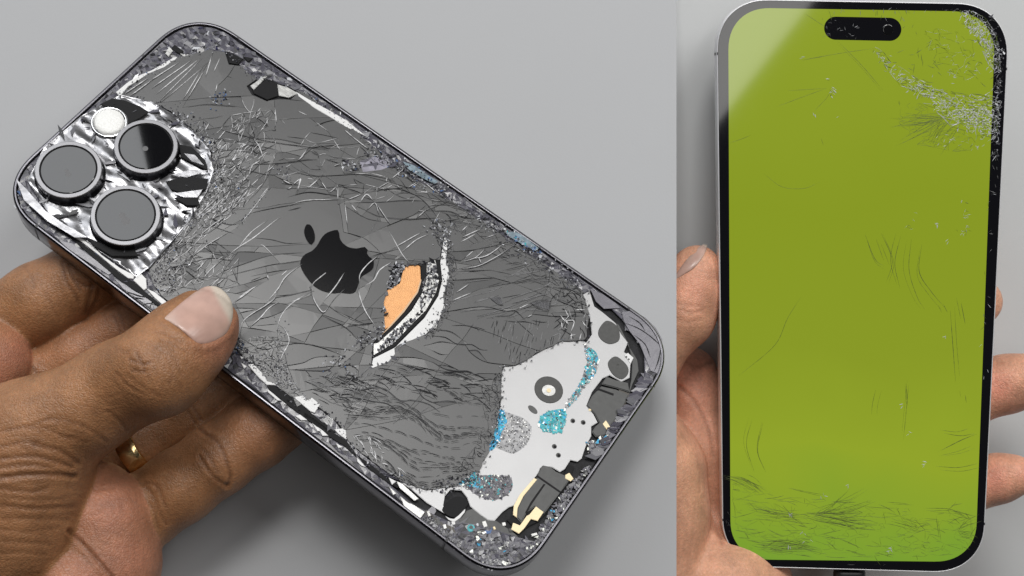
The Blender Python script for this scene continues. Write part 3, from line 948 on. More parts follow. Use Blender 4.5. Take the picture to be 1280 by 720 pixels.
BARE = [(628, 458), (645, 457), (680, 437), (703, 426), (725, 425), (733, 425), (736, 393), (726, 370), (737, 362), (760, 380), (785, 405), (806, 440), (806, 470), (770, 535), (745, 580), (700, 645), (668, 676),
        (640, 668), (600, 655), (560, 650), (520, 632), (470, 590), (500, 600), (533, 612), (570, 607), (598, 588), (612, 563), (622, 520), (626, 503)]
CAMZONE = [(150, 118), (190, 127), (217, 142), (244, 168), (262, 187), (267, 212), (258, 240), (235, 277), (215, 302), (186, 335), (170, 345), (120, 310), (60, 265), (34, 225), (55, 185), (100, 145)]
CHAN = [(70, 283), (130, 333), (180, 365), (215, 392), (330, 480), (400, 540), (445, 572), (500, 612), (535, 640), (525, 645), (440, 583), (325, 495), (205, 400), (170, 372), (120, 340), (62, 290)]
xs = [p[0] for p in inner]; ys = [p[1] for p in inner]
count = 0
while count < 560:
    x, y = random.uniform(min(xs), max(xs)), random.uniform(min(ys), max(ys))
    if not inside(inner, x, y) or inside(glass_loc, x, y): continue
    w3 = PA.R @ np.array([x, y, 0]) + PA.T
    px, py = 640 + FOC * w3[0] / -w3[2], 360 - FOC * w3[1] / -w3[2]
    if inside(BARE, px, py) or inside(CAMZONE, px, py) or inside(CHAN, px, py): continue
    count += 1
    if px > 560 and py > 330 and px > 700:      # right corner and right edge: violet grey
        mi = pick([(V_, 5), (G_, 2.5), (K_, 2), (W_, 0.6), (B_, 0.25)])
    elif py > 560:
        mi = pick([(V_, 3), (G_, 3), (K_, 3), (W_, 1.3), (B_, 0.3), (N_, 0.8)])
    elif px < 120 and py > 180:
        mi = pick([(G_, 3), (W_, 2), (V_, 2), (B_, 0.9), (K_, 3)])
    elif py < 130 and px < 330:
        mi = pick([(K_, 4), (V_, 1.6), (G_, 3), (W_, 1.1), (N_, 2.5)])
    elif py > 300 and px < 520:
        mi = pick([(V_, 5), (G_, 2), (K_, 3), (W_, 0.9), (B_, 0.4)])
    else:
        mi = pick([(G_, 4), (W_, 1.2), (K_, 3), (V_, 2.2), (B_, 0.35)])
    s = random.choice((0.16, 0.22, 0.3, 0.5, 0.9, 1.4, 1.7))
    cr.chip(x, y, random.uniform(-0.75, -0.25) - 0.2 * s, s, mi, tilt=0.12 if s > 0.6 else 0.5, elong=random.uniform(1, 2.2))
# dust of chips along the sheet's border and on the camera corner
for _ in range(1100):
    i = random.randrange(len(RAG)); p = RAG[i] + rng.normal(0, 0.55, 2)
    cr.chip(p[0], p[1], -0.05, random.uniform(0.12, 0.38), pick([(W_, 1.6), (G_, 3), (K_, 3), (V_, 1.5), (B_, 0.15)]), tilt=0.8)


def chips_px(region, n, wts, smin, smax, w, tilt=0.8):
    rx = [p[0] for p in region]; ry = [p[1] for p in region]; k = 0
    while k < n:
        x, y = random.uniform(min(rx), max(rx)), random.uniform(min(ry), max(ry))
        if not inside(region, x, y): continue
        q = PA.local(x, y, w); k += 1
        cr.chip(q[0], q[1], w + random.uniform(-0.1, 0.1), random.uniform(smin, smax), pick(wts), tilt=tilt, elong=random.uniform(1, 1.7))


def chips_line(pts, n, spread, wts, smin, smax, w=0.06):
    p = catmull(pts, 2.0)
    for _ in range(n):
        c = p[random.randrange(len(p))]
        x, y = c[0] + random.gauss(0, spread), c[1] + random.gauss(0, spread)
        q = PA.local(x, y, w)
        cr.chip(q[0], q[1], w, random.uniform(smin, smax), pick(wts), tilt=0.7, elong=random.uniform(1, 1.8))


SPARK = [(W_, 2.2), (G_, 3), (K_, 2), (B_, 0.12), (V_, 0.7)]
chips_line([(262, 187), (268, 212), (258, 240), (232, 280), (205, 315)], 260, 7, SPARK, 0.12, 0.42)
chips_line([(215, 140), (245, 160), (262, 180)], 150, 7, SPARK, 0.12, 0.4)
chips_line([(272, 212), (300, 225), (290, 245), (250, 285)], 130, 9, SPARK, 0.1, 0.3)
chips_line([(297, 283), (318, 258), (335, 235)], 50, 2.0, SPARK, 0.1, 0.3)
chips_line([(268, 122), (282, 124)], 40, 5, [(W_, 2), (B_, 1.2), (K_, 1), (N_, 1)], 0.15, 0.4)
chips_line([(345, 208), (360, 222)], 30, 4, SPARK, 0.12, 0.3)
chips_line([(430, 206), (448, 212)], 60, 4, SPARK, 0.15, 0.45)
chips_line([(458, 190), (480, 195), (500, 210)], 90, 5, SPARK, 0.15, 0.5)
chips_line([(480, 200), (530, 225), (560, 240)], 120, 6, [(W_, 1.4), (G_, 3), (B_, 0.9), (K_, 1.5)], 0.15, 0.5)
chips_line([(590, 265), (640, 300), (690, 335), (720, 358)], 170, 6, [(W_, 1.5), (G_, 4), (K_, 1.5), (V_, 1)], 0.15, 0.55)
chips_line([(636, 292), (655, 304), (670, 314)], 26, 3, [(B_, 2), (W_, 1), (T_, 0.6)], 0.2, 0.5)
chips_line([(536, 288), (548, 282), (556, 296), (562, 285)], 130, 6, SPARK, 0.12, 0.4)
chips_line([(556, 300), (562, 345), (556, 385), (535, 415)], 120, 5, [(G_, 4), (K_, 3), (W_, 0.7)], 0.12, 0.32)
chips_line([(440, 432), (455, 425), (470, 418)], 60, 5, SPARK, 0.15, 0.45)
chips_line([(405, 455), (425, 452), (440, 462)], 60, 6, SPARK, 0.12, 0.4)
chips_line([(350, 400), (355, 440), (350, 480)], 60, 5, [(W_, 1), (G_, 4)], 0.1, 0.28)
for q0, q1 in zip(HOLE_C, HOLE_C[1:] + HOLE_C[:1]):
    for _ in range(max(1, int(math.hypot(q1[0] - q0[0], q1[1] - q0[1]) / 5))):
        t = random.random(); qx, qy = q0[0] + (q1[0] - q0[0]) * t + random.gauss(0, 1.2), q0[1] + (q1[1] - q0[1]) * t + random.gauss(0, 1.2)
        q = PA.local(qx, qy, -0.05)
        cr.chip(q[0], q[1], -0.05, random.uniform(0.25, 0.75), pick([(G_, 4), (K_, 2), (W_, 0.8)]), tilt=0.35, elong=random.uniform(1, 2.2))
chips_px([(300, 446), (330, 440), (352, 450), (372, 480), (385, 500), (350, 486)], 190, [(G_, 4), (W_, 1.3), (K_, 1.6)], 0.12, 0.34, 0.04)
chips_px([(185, 335), (215, 305), (240, 330), (215, 370), (200, 365)], 160, SPARK, 0.12, 0.36, 0.05)
chips_px([(300, 440), (288, 428), (296, 418), (312, 440)], 40, [(V_, 3), (B_, 1), (W_, 1), (K_, 2)], 0.15, 0.4, 0.05)
chips_px([(596, 600), (612, 596), (628, 606), (632, 618), (610, 620), (590, 612)], 0, SPARK, 0.1, 0.2, 0.0)
chips_px([(618, 465), (628, 470), (626, 520), (616, 560), (608, 555), (618, 520)], 130, [(G_, 3), (K_, 4), (W_, 0.5)], 0.12, 0.3, 0.03)
chips_px([(540, 600), (590, 590), (600, 600), (560, 620)], 90, [(G_, 3), (K_, 3), (V_, 2)], 0.12, 0.4, 0.03)
chips_px([(448, 212), (456, 200), (492, 194), (492, 208), (470, 216)], 8, [(V_, 1)], 1.0, 1.8, 0.02, tilt=0.1)
# ribbed violet glass inside the right edge
for k in range(30):
    t = k / 29
    px, py = 806 - 62 * t + random.uniform(-1, 1), 478 + 92 * t
    q = PA.local(px, py, -0.3)
    cr.chip(q[0], q[1], -0.3, 1.5, random.choice((V_, V_, G_)), tilt=0.25, elong=1.8, ang=0.75 + random.uniform(-.1, .1))
cr.build("glass_crumbs", CM, phone)

# the glass band itself, crazed into facets but still stuck to the chassis
def rim_band():
    V = []; E = []
    polys = [offset(outA, 1.3)] + [[PA.local(x, y)[:2] for x, y in p] for p in (GLASS, BARE, CAMZONE)]
    for p in polys:
        b0 = len(V); n = len(p)
        for q in p: V.append(Vector((q[0], q[1])))
        E += [(b0 + i, b0 + (i + 1) % n) for i in range(n)]
    x = min(xs)
    while x < max(xs):
        y = min(ys)
        while y < max(ys):
            q = (x + random.uniform(-.45, .45), y + random.uniform(-.45, .45))
            if inside(polys[0], *q) and not any(inside(p, *q) for p in polys[1:]): V.append(Vector(q))
            y += 1.0
        x += 1.0
    ov, oe, of, *_ = delaunay_2d_cdt(V, E, [], 0, 1e-4)
    vs = [(v.x * MM, v.y * MM, (-0.62 + random.gauss(0, 0.07)) * MM) for v in ov]
    fs = []; mi = []
    for f in of:
        c = sum((ov[i] for i in f), Vector((0, 0))) / 3
        if inside(polys[0], *c) and not any(inside(p, *c) for p in polys[1:]):
            fs.append(tuple(f)); mi.append(pick([(0, 6), (1, 3), (2, 2.2), (3, 0.7)]))
    o = mesh_obj("rim_glass", vs, fs, None, phone, mats=[M['rim_dark'], M['chip_v'], M['chip_d'], M['chip_g']], midx=mi)
    o["kind"] = "stuff"


# wide plates of loose glass in the right corner and along the lower edge
def loose(pts, w=-0.35, m='chip_v', thick=0.4):
    return plate("loose_glass", PA.poly(pts, w), w, thick, M[m], phone)


M['rim_dark'] = mat("dark_violet_rim_glass", (0.075, 0.073, 0.09), 0.22, var=0.2, vscale=300, bump=0.15, bscale=400)
M['lavender'] = mat("lavender_glass_flake", (0.27, 0.26, 0.31), 0.25, var=0.2, vscale=500, bump=0.2, bscale=500)
M['pale_blue'] = mat("pale_blue_glass_flake", (0.20, 0.26, 0.30), 0.25, var=0.45, vscale=500, bump=0.2, bscale=500)
M['corner_glass'] = mat("violet_grey_corner_glass", (0.17, 0.165, 0.19), 0.25, var=0.1, vscale=300, bump=0.15, bscale=300, spec=0.6)
rim_band()
loose(Z(720, 340, 6.0, [(345, 300), (420, 290), (520, 340), (600, 420), (645, 500), (655, 600), (640, 700), (610, 760), (560, 740), (520, 640), (480, 540), (400, 440), (360, 370)])[0], -0.3, 'corner_glass')
loose(Z(720, 340, 6.0, [(110, 130), (200, 165), (300, 235), (330, 270), (210, 275), (150, 220)])[0], -0.3, 'corner_glass')
loose(Z(60, 270, 6.0, [(85, 185), (180, 205), (300, 290), (390, 355), (480, 425), (455, 440), (300, 345), (150, 245)])[0], -0.35, 'corner_glass')
loose(Z(60, 270, 6.0, [(500, 470), (590, 520), (640, 560), (720, 600), (780, 640), (760, 680), (640, 600), (560, 540)])[0], -0.35, 'corner_glass')
loose(Z(360, 130, 4.8, [(430, 345), (500, 318), (600, 318), (618, 372), (560, 395), (450, 408)])[0], 0.02, 'lavender', 0.15)
loose(Z(360, 130, 4.8, [(690, 345), (760, 370), (830, 420), (900, 465), (880, 480), (800, 440), (720, 390)])[0], 0.02, 'pale_blue', 0.15)
loose(Z(540, 230, 4.8, [(440, 290), (500, 285), (560, 320), (640, 385), (620, 400), (540, 360), (470, 320)])[0], 0.02, 'pale_blue', 0.15)
loose(Z(540, 340, 4.8, [(592, 186), (640, 172), (708, 177), (700, 226), (642, 212)])[0], 0.02, 'underlay', 0.1)
loose(Z(540, 340, 4.8, [(345, 152), (410, 150), (425, 195), (400, 190)])[0], 0.02, 'underlay', 0.1)
for c in (Z(60, 270, 6.0, [(580, 560), (700, 600), (780, 605)], [(600, 600), (720, 620)], [(700, 660), (790, 650), (830, 680)]) +
          Z(720, 340, 6.0, [(370, 380), (470, 420), (560, 480), (650, 560)], [(440, 470), (520, 540), (560, 640)], [(400, 330), (480, 380), (520, 440)], [(590, 740), (620, 660), (640, 560)])):
    r_ = Rib(); r_.ribbon(loc2(c, 3.0), 0.25, 0, z=-0.22, ridge=0.03); r_.build("crack_line", [M['crack_d']], phone, None)

# ---- metal showing through along the edges
def pieces(name, m, w, th, *polys, bev=0.08):
    for p in polys:
        plate(name, PA.poly(p, w), w, th, M[m], phone, bevel=bev)


pieces("shield_strip", 'white_plate', -0.05, 0.6,
       *Z(60, 270, 6.0, [(150, 130), (200, 140), (300, 185), (400, 290), (540, 390), (600, 420), (650, 440), (640, 470), (600, 465), (500, 390), (380, 290), (250, 190)],
          [(640, 480), (690, 425), (735, 470), (740, 540), (720, 555)], [(740, 545), (800, 570), (880, 635), (910, 670), (880, 682), (800, 612)]),
       *Z(260, 420, 6.0, [(300, 215), (340, 208), (430, 300), (445, 322), (480, 330), (510, 358), (560, 352), (605, 380), (622, 432), (500, 367), (440, 365), (380, 310)],
          [(640, 458), (700, 435), (750, 480), (780, 460), (842, 512), (800, 575), (770, 565)], [(850, 625), (900, 605), (937, 620), (930, 675), (900, 665)],
          [(440, 392), (480, 425), (552, 485), (520, 482), (450, 420)], [(655, 600), (690, 588), (745, 630), (700, 632)], [(248, 200), (292, 228), (270, 242)], [(780, 652), (862, 715), (820, 712)],
          [(560, 490), (588, 512), (570, 512)], [(240, 150), (270, 160), (250, 172)]),
       *Z(380, 510, 6.0, [(130, 85), (180, 65), (215, 85), (205, 142), (178, 128)], [(228, 160), (290, 153), (312, 165), (322, 238), (260, 195)], [(100, 140), (140, 168), (182, 207), (140, 208)],
          [(240, 262), (292, 292), (258, 300)], [(398, 370), (462, 442), (430, 432), (400, 400)], [(635, 520), (692, 550), (660, 575)]),
       *Z(200, 20, 3.0, [(510, 283), (560, 313), (602, 336), (650, 362), (700, 392), (772, 450), (700, 418), (640, 380), (580, 345), (520, 302)]),
       *Z(0, 0, 4.0, [(580, 460), (640, 410), (700, 375), (760, 350), (830, 310), (880, 280), (886, 292), (820, 337), (740, 368), (690, 402), (640, 432), (600, 482)]))
pieces("shield_strip", 'dull_silver', -0.1, 0.6,
       *Z(380, 510, 6.0, [(690, 545), (740, 570), (860, 680), (830, 695), (720, 600)], [(640, 590), (690, 640), (670, 650)]),
       *Z(500, 600, 6.0, [(0, 120), (60, 170), (110, 190), (185, 240), (150, 290), (110, 280), (40, 215)]))
pieces("black_channel", 'black', -0.25, 0.6,
       *Z(60, 270, 6.0, [(40, 30), (90, 75), (150, 135), (250, 200), (380, 300), (500, 400), (600, 472), (640, 490), (720, 560), (880, 690), (850, 690), (700, 590), (560, 500), (400, 365), (200, 190), (60, 85)]),
       *Z(260, 420, 6.0, [(440, 375), (500, 370), (640, 462), (780, 582), (960, 722), (905, 722), (760, 640), (600, 520), (460, 400)]),
       *Z(380, 510, 6.0, [(0, 28), (80, 80), (200, 168), (320, 248), (390, 340), (395, 368), (300, 282), (150, 192), (60, 102), (0, 62)]),
       *Z(380, 510, 6.0, [(400, 352), (470, 400), (560, 470), (640, 540), (720, 590), (700, 600), (600, 540), (480, 450)]))
pieces("clip_and_highlight", 'dull_silver', -0.05, 0.5, *Z(200, 20, 3.0, [(338, 262), (388, 227), (402, 226), (352, 276)], [(440, 256), (480, 268), (518, 290), (482, 306), (446, 298)], [(20, 140), (35, 115), (48, 130), (32, 152)], [(75, 140), (110, 145), (92, 154)]))
pieces("black_gasket", 'black', -0.2, 0.6, *Z(200, 20, 3.0, [(345, 272), (392, 232), (440, 250), (442, 300), (402, 314), (352, 290)], [(250, 130), (312, 160), (292, 182), (260, 176)], [(40, 122), (55, 107), (88, 130), (80, 145)], [(310, 150), (350, 158), (330, 172)]))

# ---- crescent opening over the charging coil
C4 = lambda *p: Z(440, 290, 4.0, *p)
pieces("coil", 'copper', -0.45, 0.2, *C4([(270, 172), (340, 166), (344, 240), (326, 300), (270, 380), (190, 470), (162, 487), (158, 350), (175, 292), (240, 257), (255, 197)]), bev=0.0)
pieces("coil_edge", 'tan', -0.35, 0.25, *C4([(343, 235), (348, 240), (330, 302), (262, 398), (140, 532), (132, 532), (250, 398), (324, 298)]), bev=0.0)
pieces("coil_seal", 'black', -0.3, 0.4, *C4([(345, 163), (374, 155), (374, 230), (352, 300), (292, 390), (212, 480), (130, 552), (103, 557), (200, 466), (292, 372), (338, 285), (348, 235)]), bev=0.05)
pieces("coil_shield", 'dull_silver', -0.5, 0.2, *C4([(375, 155), (415, 138), (440, 230), (420, 310), (370, 400), (290, 480), (210, 570), (108, 628), (108, 560), (212, 482), (300, 390), (354, 300)]), bev=0.0)
pieces("coil_seal", 'black', -0.25, 0.4, *C4([(418, 138), (438, 138), (447, 230), (417, 330), (362, 420), (282, 502), (215, 572), (110, 630), (108, 615), (210, 555), (290, 470), (370, 390), (420, 300), (435, 240)]), bev=0.05)
pieces("white_liner", 'white_plate', -0.15, 0.4, *C4([(455, 60), (462, 25), (475, 30), (478, 70), (471, 130), (488, 215), (485, 235), (455, 320), (465, 375), (440, 430), (420, 480), (395, 482), (370, 510), (300, 540), (240, 560), (212, 580), (215, 610), (180, 650),
                                                 (95, 683), (106, 632), (216, 577), (282, 510), (362, 430), (432, 320), (452, 240), (442, 150)]), bev=0.05)
hd = Rib()
for poly, n, wts in ((C4([(375, 155), (415, 140), (435, 230), (410, 310), (340, 400), (350, 300)])[0], 150, [(1, 3), (0, 1.5), (2, 2)]),
                     (C4([(340, 400), (370, 380), (280, 480), (200, 560), (120, 600), (200, 500)])[0], 130, [(1, 3), (0, 1), (2, 3)]),
                     (C4([(195, 200), (225, 150), (262, 170), (250, 200), (240, 255), (178, 290), (160, 350), (175, 290)])[0], 110, [(1, 4), (0, 2)]),
                     (C4([(100, 480), (160, 440), (165, 490), (60, 545), (50, 530)])[0], 80, [(1, 4), (0, 2)])):
    rx = [p[0] for p in poly]; ry = [p[1] for p in poly]; k = 0
    while k < n:
        x, y = random.uniform(min(rx), max(rx)), random.uniform(min(ry), max(ry))
        if inside(poly, x, y):
            q = PA.local(x, y, -0.2); hd.chip(q[0], q[1], -0.25, random.uniform(0.15, 0.55), pick(wts), tilt=0.6, elong=random.uniform(1, 2)); k += 1
hd.build("broken_glass_bits", [M['chip_w'], M['chip_g'], M['chip_d']], phone)

# ---- bare bracket plate and parts at the bottom of the phone
PLATE = [(628, 458), (645, 457), (680, 437), (703, 426), (725, 425), (733, 428), (740, 418), (737, 393), (728, 368), (737, 364), (743, 383), (753, 390), (770, 404), (775, 415), (785, 428), (780, 440), (792, 447), (788, 456),
         (787, 472), (777, 477), (762, 469), (753, 473), (740, 490), (733, 507), (742, 518), (747, 528), (739, 533), (739, 545), (732, 558), (727, 573), (722, 577), (713, 575), (706, 586), (700, 590), (690, 584), (678, 583), (670, 595),
         (654, 616), (642, 632), (636, 634), (628, 640), (618, 651), (610, 650), (600, 643), (588, 633), (584, 622), (577, 613), (563, 612), (556, 620), (554, 632), (560, 640), (556, 642), (546, 636), (533, 628), (515, 612), (500, 602), (530, 611), (565, 606), (590, 594),
         (597, 582), (608, 566), (618, 540), (624, 516), (626, 503), (627, 467)]
plate("bracket_plate", PA.poly(PLATE, -0.55), -0.55, 0.5, M['silver_plate'], phone, bevel=0.12)


def disc(name, px, py, r, top, th, m, parent, seg=28, sx=1.0, ang=0.0):
    c = PA.local(px, py, top)
    pts = []
    for i in range(seg):
        a = 6.28319 * i / seg
        x, y = r * sx * math.cos(a), r * math.sin(a)
        pts.append((c[0] + x * math.cos(ang) - y * math.sin(ang), c[1] + x * math.sin(ang) + y * math.cos(ang)))
    return plate(name, pts, top, th, m, parent, bevel=min(0.1, r * 0.2))


disc("washer_pad", 686, 487, 3.5, -0.42, 0.2, M['pad'], phone, sx=1.05)
sc_ = disc("screw_plate", 686, 488, 1.55, -0.33, 0.2, M['dull_silver'], phone, sx=1.15, ang=0.6)
s2 = disc("screw", 686, 488, 0.65, -0.24, 0.2, M['gold'], phone)
disc("slot_hole", 666, 512, 0.75, -0.515, 0.03, M['module'], phone, sx=1.9, ang=-0.1)
for hx, hy in ((716, 526), (729, 528), (693, 558), (698, 569)):
    disc("screw_hole", hx, hy, 0.62, -0.52, 0.03, M['pad'], phone)
    disc("screw_hole_core", hx + 0.6, hy + 0.5, 0.40, -0.505, 0.03, M['black'], phone)
pieces("foam_pad", 'pad', -0.40, 0.25, *[_closed(p, 2.5) for p in Z(540, 340, 3.0, [(628, 210), (655, 182), (690, 198), (704, 228), (700, 258), (668, 270), (640, 258), (624, 236)], [(660, 340), (690, 316), (732, 350), (735, 382), (710, 402), (675, 380)])], bev=0.08)
pieces("bracket_tag", 'white_plate', -0.40, 0.2, *Z(540, 340, 3.0, [(722, 312), (735, 303), (756, 322), (744, 342)]), bev=0.03)
for tx, ty in ((783, 446), (786, 449)):
    disc("tag_mark", tx, ty, 0.28, -0.38, 0.02, M['module'], phone, seg=6)
pieces("speaker_module", 'module', -0.25, 1.0, *Z(540, 340, 3.0, [(580, 500), (600, 465), (636, 428), (690, 440), (738, 460), (722, 490), (700, 530), (682, 560), (655, 590), (650, 612), (615, 618), (600, 600), (612, 580), (628, 566), (612, 535)]), bev=0.2)
pieces("speaker_latch", 'module', -0.30, 0.8, *Z(540, 340, 3.0, [(636, 420), (655, 392), (690, 405), (735, 415), (742, 450), (690, 434)]), bev=0.2)
pieces("module_groove", 'black', -0.22, 0.1, *Z(540, 340, 3.0, [(620, 442), (626, 436), (682, 456), (680, 464)]), bev=0.0)
pieces("rear_bracket", 'module', -0.6, 0.6, *Z(540, 340, 3.0, [(640, 160), (690, 190), (720, 250), (745, 290), (770, 330), (775, 370), (752, 420), (735, 470), (748, 400), (752, 330), (735, 270), (700, 200)]), bev=0.1)
pieces("gold_contact", 'gold', -0.15, 0.3, *Z(540, 340, 3.0, [(640, 570), (652, 556), (668, 580), (655, 590)]), bev=0.05)
B6 = lambda *p: Z(640, 580, 6.0, *p)
pieces("charging_module", 'module', -0.3, 1.0, *B6([(190, 90), (210, 30), (235, 8), (290, 20), (330, 55), (400, 85), (425, 130), (360, 215), (240, 372), (170, 322), (110, 362), (72, 440), (38, 405), (40, 330), (85, 240)]), bev=0.25)
pieces("module_groove", 'black', -0.27, 0.1, *B6([(178, 92), (192, 84), (368, 206), (358, 216)], [(236, 150), (252, 152), (150, 300), (110, 370), (100, 360), (140, 285)]), bev=0.0)
pieces("gold_contact", 'gold', -0.2, 0.3, *B6([(165, 105), (188, 116), (85, 242), (42, 330), (36, 402), (8, 380), (14, 310), (60, 228)], [(180, 318), (237, 360), (192, 427), (142, 412), (92, 482), (52, 522), (-5, 490), (8, 440), (60, 460), (110, 390), (132, 378)],
                                          [(400, 82), (430, 65), (462, 110), (440, 130), (400, 108)]), bev=0.08)
pieces("lower_bracket", 'black', -0.8, 0.5, *B6([(-40, 420), (60, 520), (120, 470), (200, 430), (250, 380), (430, 120), (470, 20), (420, 0), (300, 300), (160, 330)]), bev=0.1)
pieces("black_recess", 'black', -0.40, 0.2, *[_closed(p, 3) for p in Z(500, 600, 6.0, [(315, 225), (340, 185), (385, 140), (440, 122), (505, 148), (510, 180), (470, 230), (430, 275), (370, 272)])], bev=0.05)
pieces("clip_and_highlight", 'white_plate', -0.35, 0.3, *Z(500, 600, 6.0, [(340, 270), (375, 288), (405, 292), (440, 265), (490, 215), (486, 240), (450, 285), (405, 315), (365, 298)], [(385, 312), (412, 308), (415, 332), (392, 336)]), bev=0.03)  # highlights round the recess, painted as white pieces
pieces("board_corner", 'module', -0.7, 0.5, *Z(500, 600, 6.0, [(420, 340), (500, 230), (560, 210), (640, 290), (700, 290), (860, 400), (900, 440), (800, 500), (620, 430), (520, 440), (430, 400)]), bev=0.1)
disc("teal_screw", 589, 660, 0.95, -0.5, 0.2, M['teal'], phone)
disc("screw_hole_core", 589, 659, 0.45, -0.47, 0.03, M['module'], phone)

pieces("flex_cable", 'flex', -0.55, 0.15, *Z(500, 600, 6.0, [(150, 250), (200, 225), (330, 330), (400, 350), (430, 420), (400, 430), (330, 370), (220, 300)]), *Z(540, 340, 3.0, [(700, 440), (740, 455), (750, 470), (720, 520), (690, 565), (680, 560), (715, 500)]), bev=0.03)
for cx, cy, w_, h_, a_ in ((548, 652, 1.6, 0.8, -0.65), (556, 658, 1.0, 0.7, -0.65), (536, 642, 1.2, 0.6, -0.65), (640, 662, 1.5, 0.9, 0.9), (630, 655, 0.8, 0.8, 0.9), (745, 500, 1.2, 0.7, 0.9), (738, 512, 0.9, 0.6, 0.9), (757, 488, 1.0, 0.6, 0.9),
                           (668, 668, 1.4, 0.6, 0.9), (690, 640, 1.0, 0.5, 0.9), (606, 655, 1.4, 0.9, -0.6), (618, 660, 0.7, 0.5, -0.6), (765, 478, 0.8, 0.5, 0.9), (772, 456, 0.9, 0.5, 0.9)):
    c_ = PA.local(cx, cy, -0.4)[:2]; ca, sa = math.cos(a_), math.sin(a_)
    plate("connector", [(c_[0] + x * ca - y * sa, c_[1] + x * sa + y * ca) for x, y in ((-w_ / 2, -h_ / 2), (w_ / 2, -h_ / 2), (w_ / 2, h_ / 2), (-w_ / 2, h_ / 2))], -0.4, 0.4, M[random.choice(('module', 'dull_silver', 'pad', 'gold'))], phone, bevel=0.08)
# turquoise and grey residue left on the bracket plate
pieces("residue_film", 'film', -0.50, 0.1, *[_closed(p, 2.5) for p in Z(540, 340, 3.0, [(262, 525), (300, 532), (345, 550), (372, 580), (368, 620), (345, 655), (305, 680), (265, 668), (235, 650), (250, 600), (262, 560)],
       [(568, 262), (590, 280), (612, 300), (625, 330), (618, 370), (590, 410), (565, 440), (540, 480), (505, 512), (498, 500), (530, 455), (560, 410), (582, 340)])], bev=0.03)
pieces("residue_film", 'teal', -0.46, 0.1, *[_closed(p, 2.5) for p in Z(540, 340, 3.0, [(408, 545), (440, 522), (498, 516), (498, 565), (480, 600), (425, 598), (402, 575)], [(588, 285), (615, 300), (622, 330), (608, 345), (590, 320)], [(590, 350), (606, 355), (590, 385), (578, 375)], [(565, 400), (585, 402), (570, 425), (556, 420)])], bev=0.03)
pieces("residue_film", 'cyan', -0.45, 0.1, *[_closed(p, 2.5) for p in Z(540, 340, 3.0, [(252, 517), (270, 522), (278, 555), (262, 592), (250, 570)], [(240, 612), (255, 615), (244, 645), (226, 668), (210, 664), (228, 640)])], bev=0.03)
pieces("residue_film", 'film_dark', -0.47, 0.1, *[_closed(p, 2.5) for p in Z(500, 480, 3.0, [(290, 345), (360, 342), (410, 347), (423, 380), (405, 413), (355, 434), (300, 422), (262, 395), (280, 370)])], bev=0.03)
rs = Rib()
RSM = [M['screen_white'], M['chip_g'], M['chip_d'], M['chip_v'], M['teal'], M['cyan'], M['dull_silver']]


def residue(poly, n, wts, smin=0.15, smax=0.5, w=-0.42):
    rx = [p[0] for p in poly]; ry = [p[1] for p in poly]; k = 0
    while k < n:
        x, y = random.uniform(min(rx), max(rx)), random.uniform(min(ry), max(ry))
        if inside(poly, x, y):
            q = PA.local(x, y, w); rs.chip(q[0], q[1], w + random.uniform(-0.04, 0.06), random.uniform(smin, smax), pick(wts), tilt=0.12, elong=random.uniform(1, 1.7)); k += 1


residue(Z(540, 340, 3.0, [(568, 262), (590, 280), (612, 300), (625, 330), (618, 370), (590, 410), (565, 440), (540, 480), (505, 512), (498, 500), (530, 455), (560, 410), (582, 340)])[0], 330, [(5, 3), (4, 3), (1, 3), (6, 3), (2, 1)], 0.15, 0.5)
residue(Z(540, 340, 3.0, [(405, 545), (440, 520), (500, 515), (500, 565), (480, 605), (420, 600), (400, 575)])[0], 300, [(4, 7), (5, 1.2), (2, 1.2), (6, 1.5)], 0.2, 0.55)
residue(Z(540, 340, 3.0, [(255, 520), (290, 530), (345, 550), (372, 580), (368, 620), (345, 655), (305, 680), (265, 668), (235, 650), (250, 600), (262, 560)])[0], 230, [(6, 3), (1, 3), (2, 2.4)], 0.12, 0.36)
residue(Z(540, 340, 3.0, [(250, 515), (272, 520), (278, 560), (262, 600), (245, 640), (222, 672), (208, 665), (228, 620), (250, 570)])[0], 170, [(5, 8), (4, 1), (2, 0.5)], 0.2, 0.55)
residue(Z(500, 480, 3.0, [(240, 320), (290, 325), (305, 345), (360, 340), (410, 345), (425, 380), (405, 415), (355, 438), (300, 425), (260, 395), (200, 375), (205, 360)])[0], 620, [(3, 4), (1, 3), (2, 3), (4, 0.6), (0, 0.8)], 0.15, 0.5)
residue(Z(500, 480, 3.0, [(245, 325), (285, 330), (300, 360), (310, 395), (270, 385), (210, 375), (215, 362), (245, 355)])[0], 150, [(5, 3), (4, 3), (3, 1)], 0.2, 0.5)
residue(Z(540, 340, 3.0, [(580, 640), (620, 630), (660, 600), (690, 570), (690, 600), (640, 660), (620, 690), (590, 690)])[0], 150, [(5, 2), (3, 3), (1, 3), (2, 2), (0, 1)], 0.2, 0.6, -0.45)
residue(Z(500, 600, 6.0, [(560, 370), (620, 380), (700, 440), (860, 480), (900, 540), (820, 640), (720, 680), (580, 640), (470, 560), (460, 500), (540, 470)])[0], 300, [(3, 4), (1, 4), (2, 3.5), (0, 0.4), (5, 0.15)], 0.25, 0.8, -0.45)
residue(Z(500, 600, 6.0, [(180, 260), (240, 290), (330, 350), (420, 400), (450, 470), (440, 540), (340, 460), (200, 350), (150, 300)])[0], 220, [(1, 3), (2, 4), (3, 2)], 0.2, 0.6, -0.5)
residue(B6([(350, 260), (420, 170), (500, 90), (560, 20), (600, 10), (540, 110), (440, 260), (330, 420), (230, 560), (150, 660), (100, 640), (180, 560), (240, 430)])[0], 300, [(3, 4), (1, 3), (2, 3.5), (0, 0.4), (5, 0.15)], 0.25, 0.7, -0.45)
rs.build("residue", RSM, phone)

